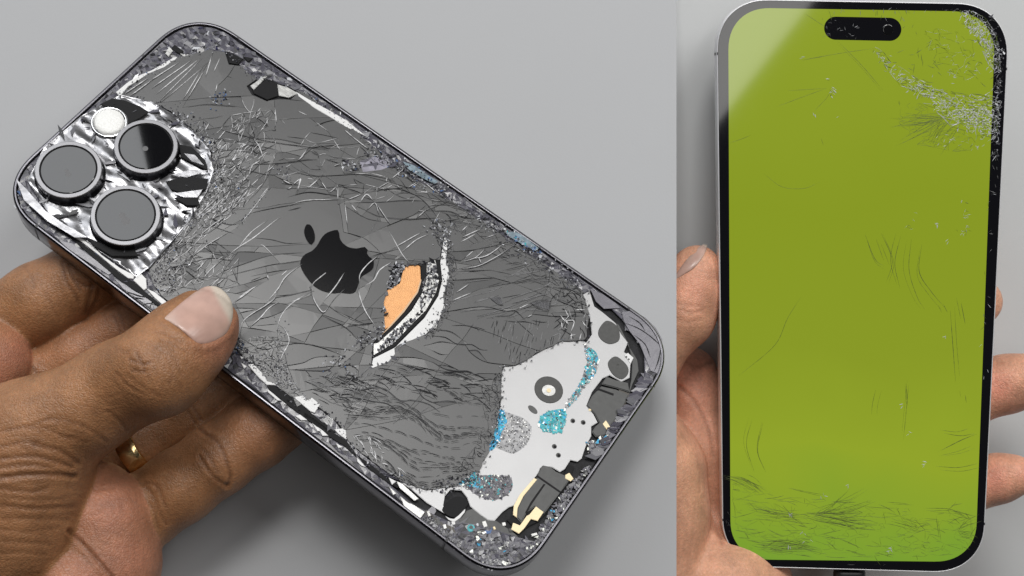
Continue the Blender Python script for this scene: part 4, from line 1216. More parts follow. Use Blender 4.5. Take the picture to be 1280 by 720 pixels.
# ---- camera corner: crumpled foil plate, lenses, flash
def crumple():
    poly = [PA.local(x, y, 0.4)[:2] for x, y in CAMZONE]
    bx = [p[0] for p in poly]; by = [p[1] for p in poly]
    V = [Vector(p) for p in poly]; n = len(V); E = [(i, (i + 1) % n) for i in range(n)]
    x = min(bx)
    while x < max(bx):
        y = min(by)
        while y < max(by):
            q = (x + random.uniform(-.3, .3), y + random.uniform(-.3, .3))
            if inside(poly, *q): V.append(Vector(q))
            y += 0.75
        x += 0.75
    ov, oe, of, *_ = delaunay_2d_cdt(V, E, [], 1, 1e-5)
    from mathutils import noise
    vs = []
    for v in ov:
        z = 0.2 + 0.8 * noise.noise(Vector((v.x * 0.14, v.y * 0.38, 3))) + 0.22 * noise.noise(Vector((v.x * 0.35, v.y * 0.7, 8))) + random.uniform(-0.015, 0.015)
        vs.append((v.x * MM, v.y * MM, z * MM))
    cp_ = mesh_obj("camera_plate", vs, [tuple(f) for f in of if inside(poly, *(sum((ov[i] for i in f), Vector((0, 0))) / 3))], M['foil'], phone, smooth=True)
    return cp_


crumple()
pieces("chassis_rim", 'underlay', -0.7, 0.5, CAMZONE, bev=0.0)


def lathe(name, c, prof, m, parent, seg=56, cap=True):
    loops = [[(c[0] + r * math.cos(6.28319 * i / seg), c[1] + r * math.sin(6.28319 * i / seg), z) for i in range(seg)] for r, z in prof]
    return ring_loft(name, loops, m, parent, cap=cap)


def lens(px, py, r, top, dots):
    c = PA.local(px, py, top)[:2]
    e = bpy.data.objects.new("lens", None); link(e, phone)
    e.empty_display_size = 0.005
    lathe("barrel", c, [(r + 0.55, -0.6), (r + 0.55, 0.5), (r + 0.15, 0.8), (r + 0.05, top - 1.1), (r, top - 0.45)], M['lens_side'], e, cap=False)
    rg_ = lathe("ring", c, [(r, top - 0.45), (r, top - 0.2), (r - 0.1, top - 0.03), (r - 0.22, top), (r - 1.08, top), (r - 1.15, top - 0.1), (r - 1.22, top - 0.5)], M['lens_ring'], e, seg=110, cap=False)
    rg_.data.polygons.foreach_set("use_smooth", [False] * len(rg_.data.polygons))
    lathe("lens_seal", c, [(r - 1.2, top - 0.35), (r - 1.5, top - 0.3)], M['black'], e, cap=False)
    g_ = lathe("lens_glass", c, [(r - 1.45, top - 0.5), (r - 1.45, top - 0.2), (r - 1.55, top - 0.14)], M['lens_glass'], e)
    g_.data.polygons.foreach_set("use_smooth", [False] * len(g_.data.polygons))
    for dx, dy, s in dots:
        q = c + np.array((dx, dy))
        lathe("inner_element", q, [(s, top - 0.138), (s * 0.8, top - 0.118), (s * 0.3, top - 0.11)], M['lens_core'], e, seg=20)


lens(85.5, 211.5, 8.1, 3.6, [(-0.1, -0.6, 0.5), (0.9, -1.1, 0.7)])
lens(157, 268.5, 8.4, 3.6, [(-0.5, -0.6, 0.9), (1.1, -1.2, 1.1)])
lens(182.5, 182.5, 7.9, 3.6, [(0.3, -0.6, 0.7)])
fc = PA.local(136.5, 152, 1.2)[:2]
fl = bpy.data.objects.new("flash", None); link(fl, phone)
lathe("flash_ring", fc, [(4.7, 0.3), (4.6, 1.0), (4.2, 1.15), (4.0, 1.0), (3.9, 0.6)], M['steel_bright'], fl, cap=False)
lathe("flash_diffuser", fc, [(3.8, 0.3), (3.75, 1.2), (3.3, 1.45), (2.0, 1.55), (0.6, 1.58)], M['flash'], fl)
mc = PA.local(170, 140, 0.9)[:2]
plate("dark_glass_scrap", PA.poly(Z(0, 0, 4.0, [(500, 520), (560, 490), (620, 500), (700, 530), (745, 560), (700, 590), (640, 620), (600, 560), (540, 540)])[0], 1.0), 1.0, 0.3, M['black'], phone, bevel=0.1)
pieces("dark_glass_scrap", 'black', 1.2, 0.3, *Z(0, 90, 3.0, [(670, 270), (720, 280), (770, 330), (780, 370), (720, 340), (680, 320)], [(620, 410), (700, 390), (780, 400), (770, 440), (700, 460), (640, 440)], [(650, 470), (740, 470), (750, 500), (700, 500)], [(330, 620), (420, 660), (500, 660), (520, 690), (420, 690), (350, 650)]), bev=0.1)
pieces("foil_strip", 'foil', 1.35, 0.15, *Z(0, 90, 3.0, [(640, 385), (720, 365), (780, 370), (700, 395)], [(650, 455), (760, 440), (740, 470), (690, 470)], [(690, 305), (730, 310), (765, 350), (720, 335)], [(60, 400), (100, 440), (170, 520), (240, 570), (330, 620), (280, 620), (180, 560), (90, 480)]), bev=0.04)
cc = Rib()
kk = 0
while kk < 120:
    x, y = random.uniform(34, 268), random.uniform(118, 345)
    if not inside(CAMZONE, x, y): continue
    w = 0.9
    q = PA.local(x, y, w); kk += 1
    cc.chip(q[0], q[1], w + random.uniform(-0.4, 0.1), random.choice((0.18, 0.25, 0.35, 0.5, 0.8)), pick([(0, 1.6), (1, 3.4), (2, 4.0), (3, 0.8), (4, 0.12)]), tilt=0.5, elong=random.uniform(1.5, 3.4), ang=random.gauss(0.3, 0.6))
lc = [PA.local(x, y, 1.0)[:2] for x, y in ((85.5, 211.5), (157, 268.5), (182.5, 182.5))]
kk = 0
while kk < 55:
    x, y = random.uniform(34, 268), random.uniform(118, 345)
    if not inside(CAMZONE, x, y): continue
    q = PA.local(x, y, 0.8); kk += 1
    n_ = min(lc, key=lambda c: np.linalg.norm(c - q[:2])); d_ = q[:2] - n_
    a_ = math.atan2(d_[1], d_[0]) + (math.pi / 2 if random.random() < 0.6 else 0)
    cc.chip(q[0], q[1], 0.8 + random.uniform(-0.2, 0.1), random.uniform(0.6, 1.2), pick([(0, 1), (1, 4), (2, 3), (3, 1.5)]), tilt=0.2, elong=random.uniform(1.8, 3.0), ang=a_ + random.gauss(0, 0.2))
cc.build("camera_glass_crumbs", [M['chip_w'], M['chip_g'], M['chip_d'], M['chip_v'], M['chip_b']], phone)


# ------------------------------------------------------------------ right phone, seen from the front
phone2 = bpy.data.objects.new("smartphone", None)
link(phone2)
phone2.matrix_world = PB.matrix()
phone2.empty_display_size = 0.02
tag(phone2, "upright phone with a plain lit green screen and cracked glass", "phone")
quadB = PB.poly([(1263.8, 4.4), (1229, 717.8), (902.9, 708.5), (894.7, -2.3)])
outB = rounded(quadB, 14.5, 2.2, 16)
ring_loft("frame", frame_loops(outB, [(0.9, -TH), (0.2, -TH + 0.3), (0.0, -TH + 0.9), (0.0, -0.9), (0.06, -0.45), (0.18, -0.15), (0.34, -0.05), (0.42, -0.2), (0.45, -0.9)]), M['steel_silver'], phone2)
plate("back_glass", [(p[0], p[1]) for p in offset(outB, 0.8)], -TH + 0.3, 0.25, M['glass'], phone2)
plate("front_glass", [(p[0], p[1]) for p in offset(outB, 0.43)], -0.02, 0.9, M['bezel'], phone2, bevel=0.15)
bands(PB, outB, phone2, ((896, 67), (1259.5, 86), (902.5, 650), (1233, 655)), ((0.16, 0.42, -0.03, 0.9), (0.0, 0.4, -0.95, 5.6)))
# side key on the steel band
b1 = PB.local(896.3, 150)[:2]; b2 = PB.local(897.4, 215)[:2]
scr = rounded(PB.poly([(1244.6, 15.0), (1219, 702.5), (913.3, 699), (910.3, 9.3)]), 11.5, 2.2, 14)

m = bpy.data.materials.new("green_display"); m.use_nodes = True
nt = m.node_tree; b = nt.nodes["Principled BSDF"]
b.inputs["Base Color"].default_value = (0.004, 0.005, 0.002, 1)
b.inputs["Roughness"].default_value = 0.055
b.inputs["IOR"].default_value = 1.5
tc = nt.nodes.new("ShaderNodeTexCoord"); sp = nt.nodes.new("ShaderNodeSeparateXYZ")
nt.links.new(tc.outputs["Object"], sp.inputs[0])
ns = nt.nodes.new("ShaderNodeTexNoise"); ns.inputs["Scale"].default_value = 30; ns.inputs["Detail"].default_value = 2
nt.links.new(tc.outputs["Object"], ns.inputs["Vector"])
ad = nt.nodes.new("ShaderNodeMath"); ad.operation = 'MULTIPLY_ADD'; ad.inputs[1].default_value = 0.03
nt.links.new(ns.outputs["Fac"], ad.inputs[0]); nt.links.new(sp.outputs["X"], ad.inputs[2])
rp = nt.nodes.new("ShaderNodeValToRGB")
mr = nt.nodes.new("ShaderNodeMapRange"); mr.inputs[1].default_value = -0.065; mr.inputs[2].default_value = 0.095
nt.links.new(ad.outputs[0], mr.inputs[0]); nt.links.new(mr.outputs[0], rp.inputs[0])
cr_ = rp.color_ramp
cr_.elements[0].position = 0.0; cr_.elements[0].color = (0.262, 0.335, 0.022, 1)
cr_.elements[1].position = 1.0; cr_.elements[1].color = (0.165, 0.330, 0.030, 1)
for pos, col in ((0.35, (0.235, 0.305, 0.016, 1)), (0.6, (0.240, 0.310, 0.018, 1)), (0.80, (0.275, 0.360, 0.022, 1)), (0.9, (0.23, 0.345, 0.025, 1))):
    e = cr_.elements.new(pos); e.color = col
nt.links.new(rp.outputs[0], b.inputs["Emission Color"])
b.inputs["Emission Strength"].default_value = 1.02
M['screen'] = m
plate("display", scr, 0.0, 0.1, M['screen'], phone2)
pill = rounded(PB.poly([(1127, 22.5), (1126.5, 51.5), (1030, 49.5), (1030.3, 20.5)]), 3.15, 2.0, 12)
plate("sensor_cutout", pill, 0.02, 0.1, M['bezel'], phone2)
lathe("selfie_lens", PB.local(1110, 37, 0.02)[:2], [(1.5, 0.0), (1.5, 0.024), (1.2, 0.026), (0.4, 0.027)], M['lens_glass'], phone2, seg=24)

# cracks of the screen
sk = Rib(); SM = [M['chip_w'], M['crack_g'], M['crack_screen'], M['chip_d']]


def locB(c, step=2.5):
    return [PB.local(x, y)[:2] for x, y in catmull(c, step)]


def strokeB(x, y, ang, length, bend, width, mi, z=0.022, ridge=0.02):
    pts = []; a = ang; n = max(2, int(length / 2.5))
    for i in range(n + 1):
        pts.append(PB.local(x, y)[:2]); x += 2.5 * math.cos(a); y += 2.5 * math.sin(a); a += bend * 2.5 / length
    pts = [p for p in pts if inside(outB, p[0] * 1.02, p[1] * 1.03)]
    if len(pts) > 1: sk.ribbon(pts, width, mi, z=z, ridge=ridge)


DS = (Z(840, 0, 2.909, [(480, 50), (560, 100)], [(500, 215), (640, 190), (740, 175)], [(600, 150), (690, 240), (770, 330)], [(420, 330), (560, 320)], [(380, 390), (480, 350), (560, 320)],
        [(210, 520), (250, 505), (290, 490)], [(330, 630), (400, 680), (480, 685), (540, 660)], [(520, 400), (560, 360), (580, 330)], [(470, 220), (560, 205)], [(540, 500), (550, 530)])
      + Z(840, 240, 2.909, [(700, 150), (735, 240), (770, 270)], [(760, 150), (800, 250), (780, 330)], [(830, 160), (810, 260), (830, 350)], [(870, 170), (860, 280), (890, 380), (920, 430)],
          [(910, 190), (900, 290), (940, 360), (990, 420)], [(1010, 430), (1020, 560), (1030, 690)], [(1050, 400), (1065, 480)], [(240, 670), (370, 560), (420, 460), (470, 380)], [(740, 170), (770, 250)], [(985, 410), (1000, 440)])
      + Z(840, 480, 2.909, [(740, 20), (728, 70), (725, 110)], [(330, 140), (310, 240), (340, 320)], [(290, 130), (270, 220), (300, 320)], [(960, 300), (1040, 305), (1110, 290)], [(980, 240), (1060, 200), (1110, 180)],
          [(990, 180), (1050, 190), (1100, 180)], [(970, 260), (1040, 245), (1090, 225)], [(920, 450), (1010, 455), (1080, 490)], [(780, 430), (860, 435)], [(320, 610), (400, 570), (540, 600)], [(420, 380), (500, 400), (550, 410)],
          [(850, 0), (855, 80)], [(1065, 40), (1070, 70)], [(1020, 460), (1090, 480)], [(880, 490), (920, 530)], [(800, 500), (890, 525)], [(960, 480), (970, 560)], [(860, 0), (840, 200)]))
for c in DS:
    sk.ribbon(locB(wobble(c, 0.9)), random.uniform(0.07, 0.14), 2, z=0.022, ridge=0.01)


for c in DS:
    xs0 = sum(p[0] for p in c) / len(c); ys0 = sum(p[1] for p in c) / len(c)
    for k in range(1 if 1060 < xs0 < 1230 or ys0 > 500 else 0):
        ox, oy = random.uniform(-9, 9), random.uniform(-6, 6)
        cut = c if len(c) < 4 or random.random() < 0.5 else c[:-1]
        sk.ribbon(locB(wobble([(p[0] + ox, p[1] + oy) for p in cut], 1.2)), random.uniform(0.04, 0.09), 2, z=0.022, ridge=0.01)


def fanB(base, tips, n, bend, w0=0.12):
    for _ in range(n):
        t = random.random()
        tip = (tips[0][0] + (tips[1][0] - tips[0][0]) * t, tips[0][1] + (tips[1][1] - tips[0][1]) * t)
        bx, by = base[0] + random.gauss(0, 9), base[1] + random.gauss(0, 3.5)
        k = random.uniform(0.55, 1.0)
        tip = (bx + (tip[0] - bx) * k, by + (tip[1] - by) * k)
        mid = ((bx + tip[0]) / 2 + random.gauss(0, 1.5), (by + tip[1]) / 2 + bend + random.gauss(0, 1.0))
        sk.ribbon(locB([(bx, by), mid, tip]), random.uniform(0.35, 1.0) * w0, 2, z=0.022, ridge=0.01)


fanB((1015, 643), [(1098, 622), (1106, 668)], 30, 3, 0.13)
fanB((1015, 643), [(1060, 610), (1100, 605)], 8, 3, 0.1)
fanB((915, 595), [(965, 612), (955, 624)], 14, -3, 0.12)
fanB((1000, 645), [(914, 620), (914, 650)], 18, 2, 0.09)
fanB((1020, 690), [(930, 668), (950, 694)], 14, -2, 0.11)
fanB((950, 680), [(1020, 665), (1030, 692)], 16, 3, 0.11)
fanB((1218, 650), [(1170, 635), (1195, 672)], 12, -2, 0.12)
fanB((1215, 668), [(1190, 662), (1195, 680)], 8, 0, 0.13)
fanB((1180, 145), [(1105, 132), (1120, 190)], 26, 2, 0.11)
fanB((1190, 150), [(1140, 165), (1175, 195)], 16, -2, 0.11)
fanB((1160, 660), [(1115, 640), (1130, 668)], 10, 2, 0.1)
for _ in range(70):
    strokeB(random.uniform(914, 1100), random.uniform(618, 696), random.gauss(0.12, 0.25), random.uniform(8, 34), random.uniform(-0.4, 0.4), random.uniform(0.07, 0.14), 2)
for _ in range(40):
    strokeB(random.uniform(1090, 1215), random.uniform(630, 696), random.gauss(0.3, 0.6), random.uniform(6, 20), random.uniform(-0.4, 0.4), random.uniform(0.07, 0.13), 2)
for _ in range(36):
    strokeB(random.uniform(1120, 1235), random.uniform(30, 120), random.uniform(0, 3.1), random.uniform(5, 16), random.uniform(-0.6, 0.6), random.uniform(0.07, 0.14), 2)
for _ in range(18):
    strokeB(random.uniform(1020, 1140), random.uniform(8, 24), 1.6 + random.gauss(0, 0.3), random.uniform(4, 10), 0, 0.1, random.choice((2, 1)))


def sparkB(pts, n, s0, s1, wmin, wmax, lmin=1.5, lmax=7.0, angs=(0.3, 2.2), white=0.75):
    p = catmull(pts, 2.0); L = len(p)
    for _ in range(n):
        t = random.random() ** 0.75
        c = p[int(t * (L - 1))]; s = s0 + (s1 - s0) * t
        strokeB(c[0] + random.gauss(0, s), c[1] + random.gauss(0, s), random.choice(angs) + random.gauss(0, 0.35), random.uniform(lmin, lmax), random.uniform(-0.8, 0.8), random.uniform(wmin, wmax), 0 if random.random() < white else 2, z=0.026, ridge=0.05)


def webB(pts, n, s0, s1, wmin, wmax, reach, dark=0.15):
    """connected net of white fracture lines scattered along a path"""
    p = catmull(pts, 2.0); L = len(p); cloud = []
    for _ in range(n):
        t = random.random() ** 0.7; c = p[int(t * (L - 1))]; sd = s0 + (s1 - s0) * t
        cloud.append((c[0] + random.gauss(0, sd), c[1] + random.gauss(0, sd * 0.8)))
    for i, a in enumerate(cloud):
        near = sorted(range(len(cloud)), key=lambda j: (cloud[j][0] - a[0]) ** 2 + ((cloud[j][1] - a[1]) * 1.3) ** 2)[1:4]
        for j in near:
            b = cloud[j]
            if j < i or math.hypot(b[0] - a[0], b[1] - a[1]) > reach: continue
            mid = ((a[0] + b[0]) / 2 + random.gauss(0, 0.8), (a[1] + b[1]) / 2 + random.gauss(0, 0.8))
            pp = [q for q in locB([a, mid, b], 1.5) if inside(outB, q[0] * 1.02, q[1] * 1.03)]
            if len(pp) > 1: sk.ribbon(pp, random.uniform(wmin, wmax), 2 if random.random() < dark else 0, z=0.024, ridge=0.04, taper=False)


R1 = lambda *p: Z(840, 0, 2.909, *p)
SPINE = R1([(740, 180), (790, 240), (850, 290), (930, 330), (1010, 380), (1100, 420), (1185, 440)])[0]
okB = lambda x, y: inside(outB, *(PB.local(x, y)[:2] * 1.02))
locB1 = lambda x, y: PB.local(x, y)[:2]
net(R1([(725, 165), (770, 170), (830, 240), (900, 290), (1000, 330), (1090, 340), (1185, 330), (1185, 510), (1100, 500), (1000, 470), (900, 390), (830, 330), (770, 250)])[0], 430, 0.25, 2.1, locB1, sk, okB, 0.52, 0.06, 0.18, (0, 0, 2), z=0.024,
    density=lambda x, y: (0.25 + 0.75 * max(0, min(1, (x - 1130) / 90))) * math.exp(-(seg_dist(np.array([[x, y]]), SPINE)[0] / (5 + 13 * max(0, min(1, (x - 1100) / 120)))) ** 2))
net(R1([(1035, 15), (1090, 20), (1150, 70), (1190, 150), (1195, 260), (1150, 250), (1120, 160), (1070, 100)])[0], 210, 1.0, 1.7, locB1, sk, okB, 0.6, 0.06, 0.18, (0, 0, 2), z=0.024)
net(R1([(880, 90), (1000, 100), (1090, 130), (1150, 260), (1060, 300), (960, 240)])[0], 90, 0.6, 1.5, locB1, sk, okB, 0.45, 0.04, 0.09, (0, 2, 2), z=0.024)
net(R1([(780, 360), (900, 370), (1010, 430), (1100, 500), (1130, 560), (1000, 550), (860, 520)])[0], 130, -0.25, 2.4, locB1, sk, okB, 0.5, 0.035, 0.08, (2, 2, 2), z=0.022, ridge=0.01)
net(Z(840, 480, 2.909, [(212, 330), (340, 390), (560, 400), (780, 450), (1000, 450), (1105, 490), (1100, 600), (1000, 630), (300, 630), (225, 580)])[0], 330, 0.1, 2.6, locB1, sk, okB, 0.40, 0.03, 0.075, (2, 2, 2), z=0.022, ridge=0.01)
sparkB(R1([(1000, 385), (1080, 415), (1170, 430)])[0], 120, 5, 10, 0.14, 0.34, 1.5, 5.0, (0.2, 0.9, 2.4), white=0.95)
sparkB(R1([(1050, 50), (1110, 110), (1165, 180)])[0], 60, 3, 5, 0.14, 0.34, 1.5, 5.0, (0.8, 2.2), white=0.95)
sparkB(R1([(850, 290), (930, 335), (1000, 380)])[0], 55, 3, 6, 0.10, 0.26, 1.5, 4.0, (0.6, 2.2), white=0.95)
webB(R1([(1172, 330), (1185, 400), (1178, 480), (1180, 520)])[0], 70, 2, 3, 0.05, 0.14, 9)
sparkB(R1([(740, 180), (790, 240), (850, 290), (930, 330), (1010, 380), (1100, 420), (1165, 445)])[0], 170, 3, 10, 0.05, 0.17)
sparkB(R1([(1000, 360), (1080, 390), (1170, 380)])[0], 26, 5, 8, 0.05, 0.18)
sparkB(R1([(1000, 430), (1080, 450), (1170, 480)])[0], 26, 4, 8, 0.05, 0.19)
sparkB(R1([(1045, 30), (1080, 90), (1130, 130), (1170, 180), (1165, 250)])[0], 90, 4, 5, 0.05, 0.19)
sparkB(R1([(1110, 70), (1150, 120), (1180, 200)])[0], 16, 4, 5, 0.05, 0.18)
sparkB(R1([(560, 290), (582, 320), (575, 350)])[0], 14, 1.2, 1.5, 0.10, 0.24)
sparkB(R1([(930, 120), (1000, 180), (1080, 240), (1020, 270), (1120, 220)])[0], 20, 12, 12, 0.06, 0.2)
sparkB(R1([(970, 520), (1060, 500), (1140, 530)])[0], 34, 5, 6, 0.06, 0.16)
sparkB(Z(840, 240, 2.909, [(1050, 10), (1065, 80), (1070, 150), (1020, 130)])[0], 22, 2, 2, 0.07, 0.18)
sparkB(Z(840, 240, 2.909, [(880, 70), (865, 110), (850, 160)])[0], 8, 1.5, 1.5, 0.06, 0.12)
for px, py, n in ((1171.7, 280.5, 4), (1183, 299, 2), (1156, 578, 5), (1112, 686, 7), (990, 642, 4), (1028, 619, 3), (1003, 663, 3), (985, 684, 3), (1010, 675, 2), (890 + 12, 640, 3), (1060, 606, 2), (1130, 505, 2), (1134, 540, 2), (1180, 420, 2), (1002, 72, 2), (1019, 140, 2), (1050, 148, 1)):
    for _ in range(n):
        strokeB(px + random.gauss(0, 2.2), py + random.gauss(0, 1.6), random.uniform(0, 3), random.uniform(2, 5), 0, random.uniform(0.1, 0.24), 0, z=0.026, ridge=0.05)
# chipped right bezel
for _ in range(150):
    y = random.choice((random.gauss(165, 25), random.uniform(20, 470), random.uniform(60, 110)))
    x = 1250 - 0.049 * (y - 82) + random.uniform(-7, 4)
    strokeB(x, y, random.choice((1.5, 1.2, 0.4, 2.4)) + random.gauss(0, 0.2), random.uniform(2, 12), random.uniform(-0.5, 0.5), random.uniform(0.05, 0.16), random.choice((0, 1, 1, 3)), z=0.026, ridge=0.06)
for _ in range(50):
    strokeB(random.uniform(1100, 1235), random.uniform(3, 14), random.uniform(0, 3), random.uniform(2, 9), random.uniform(-0.5, 0.5), random.uniform(0.05, 0.13), random.choice((0, 1, 1)), z=0.026, ridge=0.05)
for _ in range(40):
    strokeB(random.uniform(1030, 1120), random.uniform(704, 712), random.uniform(0, 3), random.uniform(2, 8), 0, random.uniform(0.04, 0.1), 1, z=0.026, ridge=0.04)
for _ in range(26):
    strokeB(905 + random.uniform(-2, 5), random.gauss(655, 12), random.uniform(0, 3), random.uniform(2, 7), 0, random.uniform(0.04, 0.1), 1, z=0.026, ridge=0.04)
for _ in range(22):
    strokeB(random.uniform(1032, 1075), random.uniform(25, 46), random.uniform(0, 3), random.uniform(2, 6), 0, random.uniform(0.05, 0.12), random.choice((1, 1, 0)), z=0.03, ridge=0.04)
sk.build("crack_lines", SM, phone2)
sc2 = Rib()
for _ in range(90):
    t = random.random()
    y = 20 + 180 * t ** 1.2
    q = PB.local(1252 - 0.049 * (y - 82) + random.uniform(-5, 3) - (max(0, 60 - y) * 0.35), y, 0.05)
    sc2.chip(q[0], q[1], 0.05, random.uniform(0.15, 0.5), pick([(0, 2), (1, 3), (2, 4)]), tilt=0.7, elong=random.uniform(1, 2))
sc2.build("glass_crumbs", [M['chip_w'], M['chip_g'], M['chip_d']], phone2)

# charging cable plugged into the bottom of the right phone
cable = bpy.data.objects.new("charging_cable", None); link(cable)
cl = PB.local(1065, 716)
base = PB.R @ np.array([cl[0], cl[1], -4.0]) + PB.T
cable.matrix_world = Matrix.Translation(Vector(to_world(base))) @ PB.matrix().to_3x3().to_4x4()
tag(cable, "black charging cable plugged into the bottom of the green screen phone", "cable")


def rbox_loops(hw, ht, xs_, seg=6):
    loops = []
    for x, s in xs_:
        pts = rounded([(-hw * s, -ht * s), (hw * s, -ht * s), (hw * s, ht * s), (-hw * s, ht * s)], min(hw, ht) * s * 0.95, 2.0, seg)
        loops.append([(x, p[0], p[1]) for p in pts])
    return loops


ring_loft("plug_housing", rbox_loops(4.6, 2.6, [(0.4, 0.7), (0.5, 0.95), (1.2, 1.0), (12, 1.0), (15, 0.8), (15.5, 0.5)]), M['cable'], cable, cap=True)
tube = []
for k in range(24):
    t = k / 23
    tube.append([(15 + 150 * t, 2.0 * math.cos(6.28 * i / 12) + 12 * t * t, 2.0 * math.sin(6.28 * i / 12) - 55 * t * t) for i in range(12)])
ring_loft("cord", tube, M['cable'], cable)


# ------------------------------------------------------------------ hands: distance fields meshed with surface nets
def smin(a, b, k):
    h = np.clip(0.5 + 0.5 * (b - a) / k, 0, 1)
    return b + (a - b) * h - k * h * (1 - h)


def cone_sdf(P, a, b, r1, r2):
    ba = b - a; l2 = ba @ ba; rr = r1 - r2; a2 = l2 - rr * rr
    if a2 <= 0:
        return np.minimum(np.linalg.norm(P - a, axis=1) - r1, np.linalg.norm(P - b, axis=1) - r2)
    il2 = 1 / l2
    pa = P - a; y = pa @ ba; z = y - l2
    x2 = np.maximum(l2 * (l2 * np.einsum('ij,ij->i', pa, pa) - y * y), 0)
    y2 = y * y * l2; z2 = z * z * l2
    k = np.sign(rr) * rr * rr * x2
    d = (np.sqrt(x2 * a2 * il2) + y * rr) * il2 - r1
    m1 = np.sign(z) * a2 * z2 > k
    m2 = np.sign(y) * a2 * y2 < k
    d = np.where(m2, np.sqrt(x2 + y2) * il2 - r1, d)
    d = np.where(m1, np.sqrt(x2 + z2) * il2 - r2, d)
    return d


def chain_sdf(P, ch, k=2.0):
    if len(ch) == 1:
        return np.linalg.norm(P - ch[0][0], axis=1) - ch[0][1]
    d = None
    for (a, r1), (b, r2) in zip(ch[:-1], ch[1:]):
        e = cone_sdf(P, a, b, r1, r2)
        d = e if d is None else smin(d, e, k)
    return d


def hand_field(P, groups):
    d = None
    for ch, k, kin in groups:
        e = chain_sdf(P, ch, kin)
        d = e if d is None else smin(d, e, k)
    return d


def surface_nets(groups, lo, hi, h):
    n = np.ceil((hi - lo) / h).astype(int) + 1
    # coarse pass: find blocks near the surface
    B = 6
    nb = np.ceil(n / B).astype(int)
    cx = [lo[i] + (np.arange(nb[i]) + 0.5) * B * h for i in range(3)]
    cg = np.stack(np.meshgrid(*cx, indexing='ij'), -1).reshape(-1, 3)
    cd = hand_field(cg, groups)
    near = np.abs(cd) < B * h * 0.92 + 0.8
    D = np.repeat(np.repeat(np.repeat(cd.reshape(nb), B, 0), B, 1), B, 2)[:n[0], :n[1], :n[2]].copy()
    idx = np.argwhere(near.reshape(nb))
    off = np.stack(np.meshgrid(*[np.arange(B)] * 3, indexing='ij'), -1).reshape(-1, 3)
    cells = (idx[:, None, :] * B + off[None]).reshape(-1, 3)
    cells = cells[np.all(cells < n, axis=1)]
    for s in range(0, len(cells), 400000):
        c = cells[s:s + 400000]
        D[c[:, 0], c[:, 1], c[:, 2]] = hand_field(lo + c * h, groups)
    S = D < 0
    corners = np.array([(i, j, k) for i in (0, 1) for j in (0, 1) for k in (0, 1)])
    cs = [S[i:n[0] - 1 + i, j:n[1] - 1 + j, k:n[2] - 1 + k] for i, j, k in corners]
    cnt = sum(c.astype(np.int8) for c in cs)
    act = np.argwhere((cnt > 0) & (cnt < 8))
    vid = -np.ones(n - 1, dtype=np.int64)
    vid[act[:, 0], act[:, 1], act[:, 2]] = np.arange(len(act))
    acc = np.zeros((len(act), 3)); num = np.zeros(len(act))
    for a in range(8):
        for b in range(a + 1, 8):
            if np.abs(corners[a] - corners[b]).sum() != 1: continue
            pa, pb = act + corners[a], act + corners[b]
            da = D[pa[:, 0], pa[:, 1], pa[:, 2]]; db = D[pb[:, 0], pb[:, 1], pb[:, 2]]
            m_ = (da < 0) != (db < 0)
            t = np.where(m_, da / np.where(m_, da - db, 1), 0)[:, None]
            p = pa + (pb - pa) * t
            acc[m_] += p[m_]; num[m_] += 1
    V = lo + (acc / num[:, None]) * h
    F = []
    for ax in range(3):
        u, w = [(1, 2), (2, 0), (0, 1)][ax]
        s0 = [slice(1, n[i] - 1) for i in range(3)]; s0[ax] = slice(0, n[ax] - 1)
        s1 = list(s0); s1[ax] = slice(1, n[ax])
        a = S[tuple(s0)]; b = S[tuple(s1)]
        e = np.argwhere(a != b)
        flip = a[tuple(e.T)]
        st = np.array([1, 1, 1]); st[ax] = 0
        e = e + st
        du = np.zeros(3, int); du[u] = 1; dw = np.zeros(3, int); dw[w] = 1
        q = [e - du - dw, e - dw, e, e - du]
        ids = np.stack([vid[c[:, 0], c[:, 1], c[:, 2]] for c in q], 1)
        ids[~flip] = ids[~flip][:, ::-1]
        F.append(ids)
    return V, np.concatenate(F)


def vnormals(V, F):
    N = np.zeros_like(V)
    fn = np.cross(V[F[:, 2]] - V[F[:, 0]], V[F[:, 3]] - V[F[:, 1]])
    for i in range(4): np.add.at(N, F[:, i], fn)
    return N / (np.linalg.norm(N, axis=1, keepdims=True) + 1e-12)


def lap(V, F, it=2, f=0.5):
    for _ in range(it):
        A = np.zeros_like(V); c = np.zeros(len(V))
        for i in range(4):
            for j in (1, 3):
                np.add.at(A, F[:, i], V[F[:, (i + j) % 4]]); np.add.at(c, F[:, i], 1)
        V = V + f * (A / c[:, None] - V)
    return V


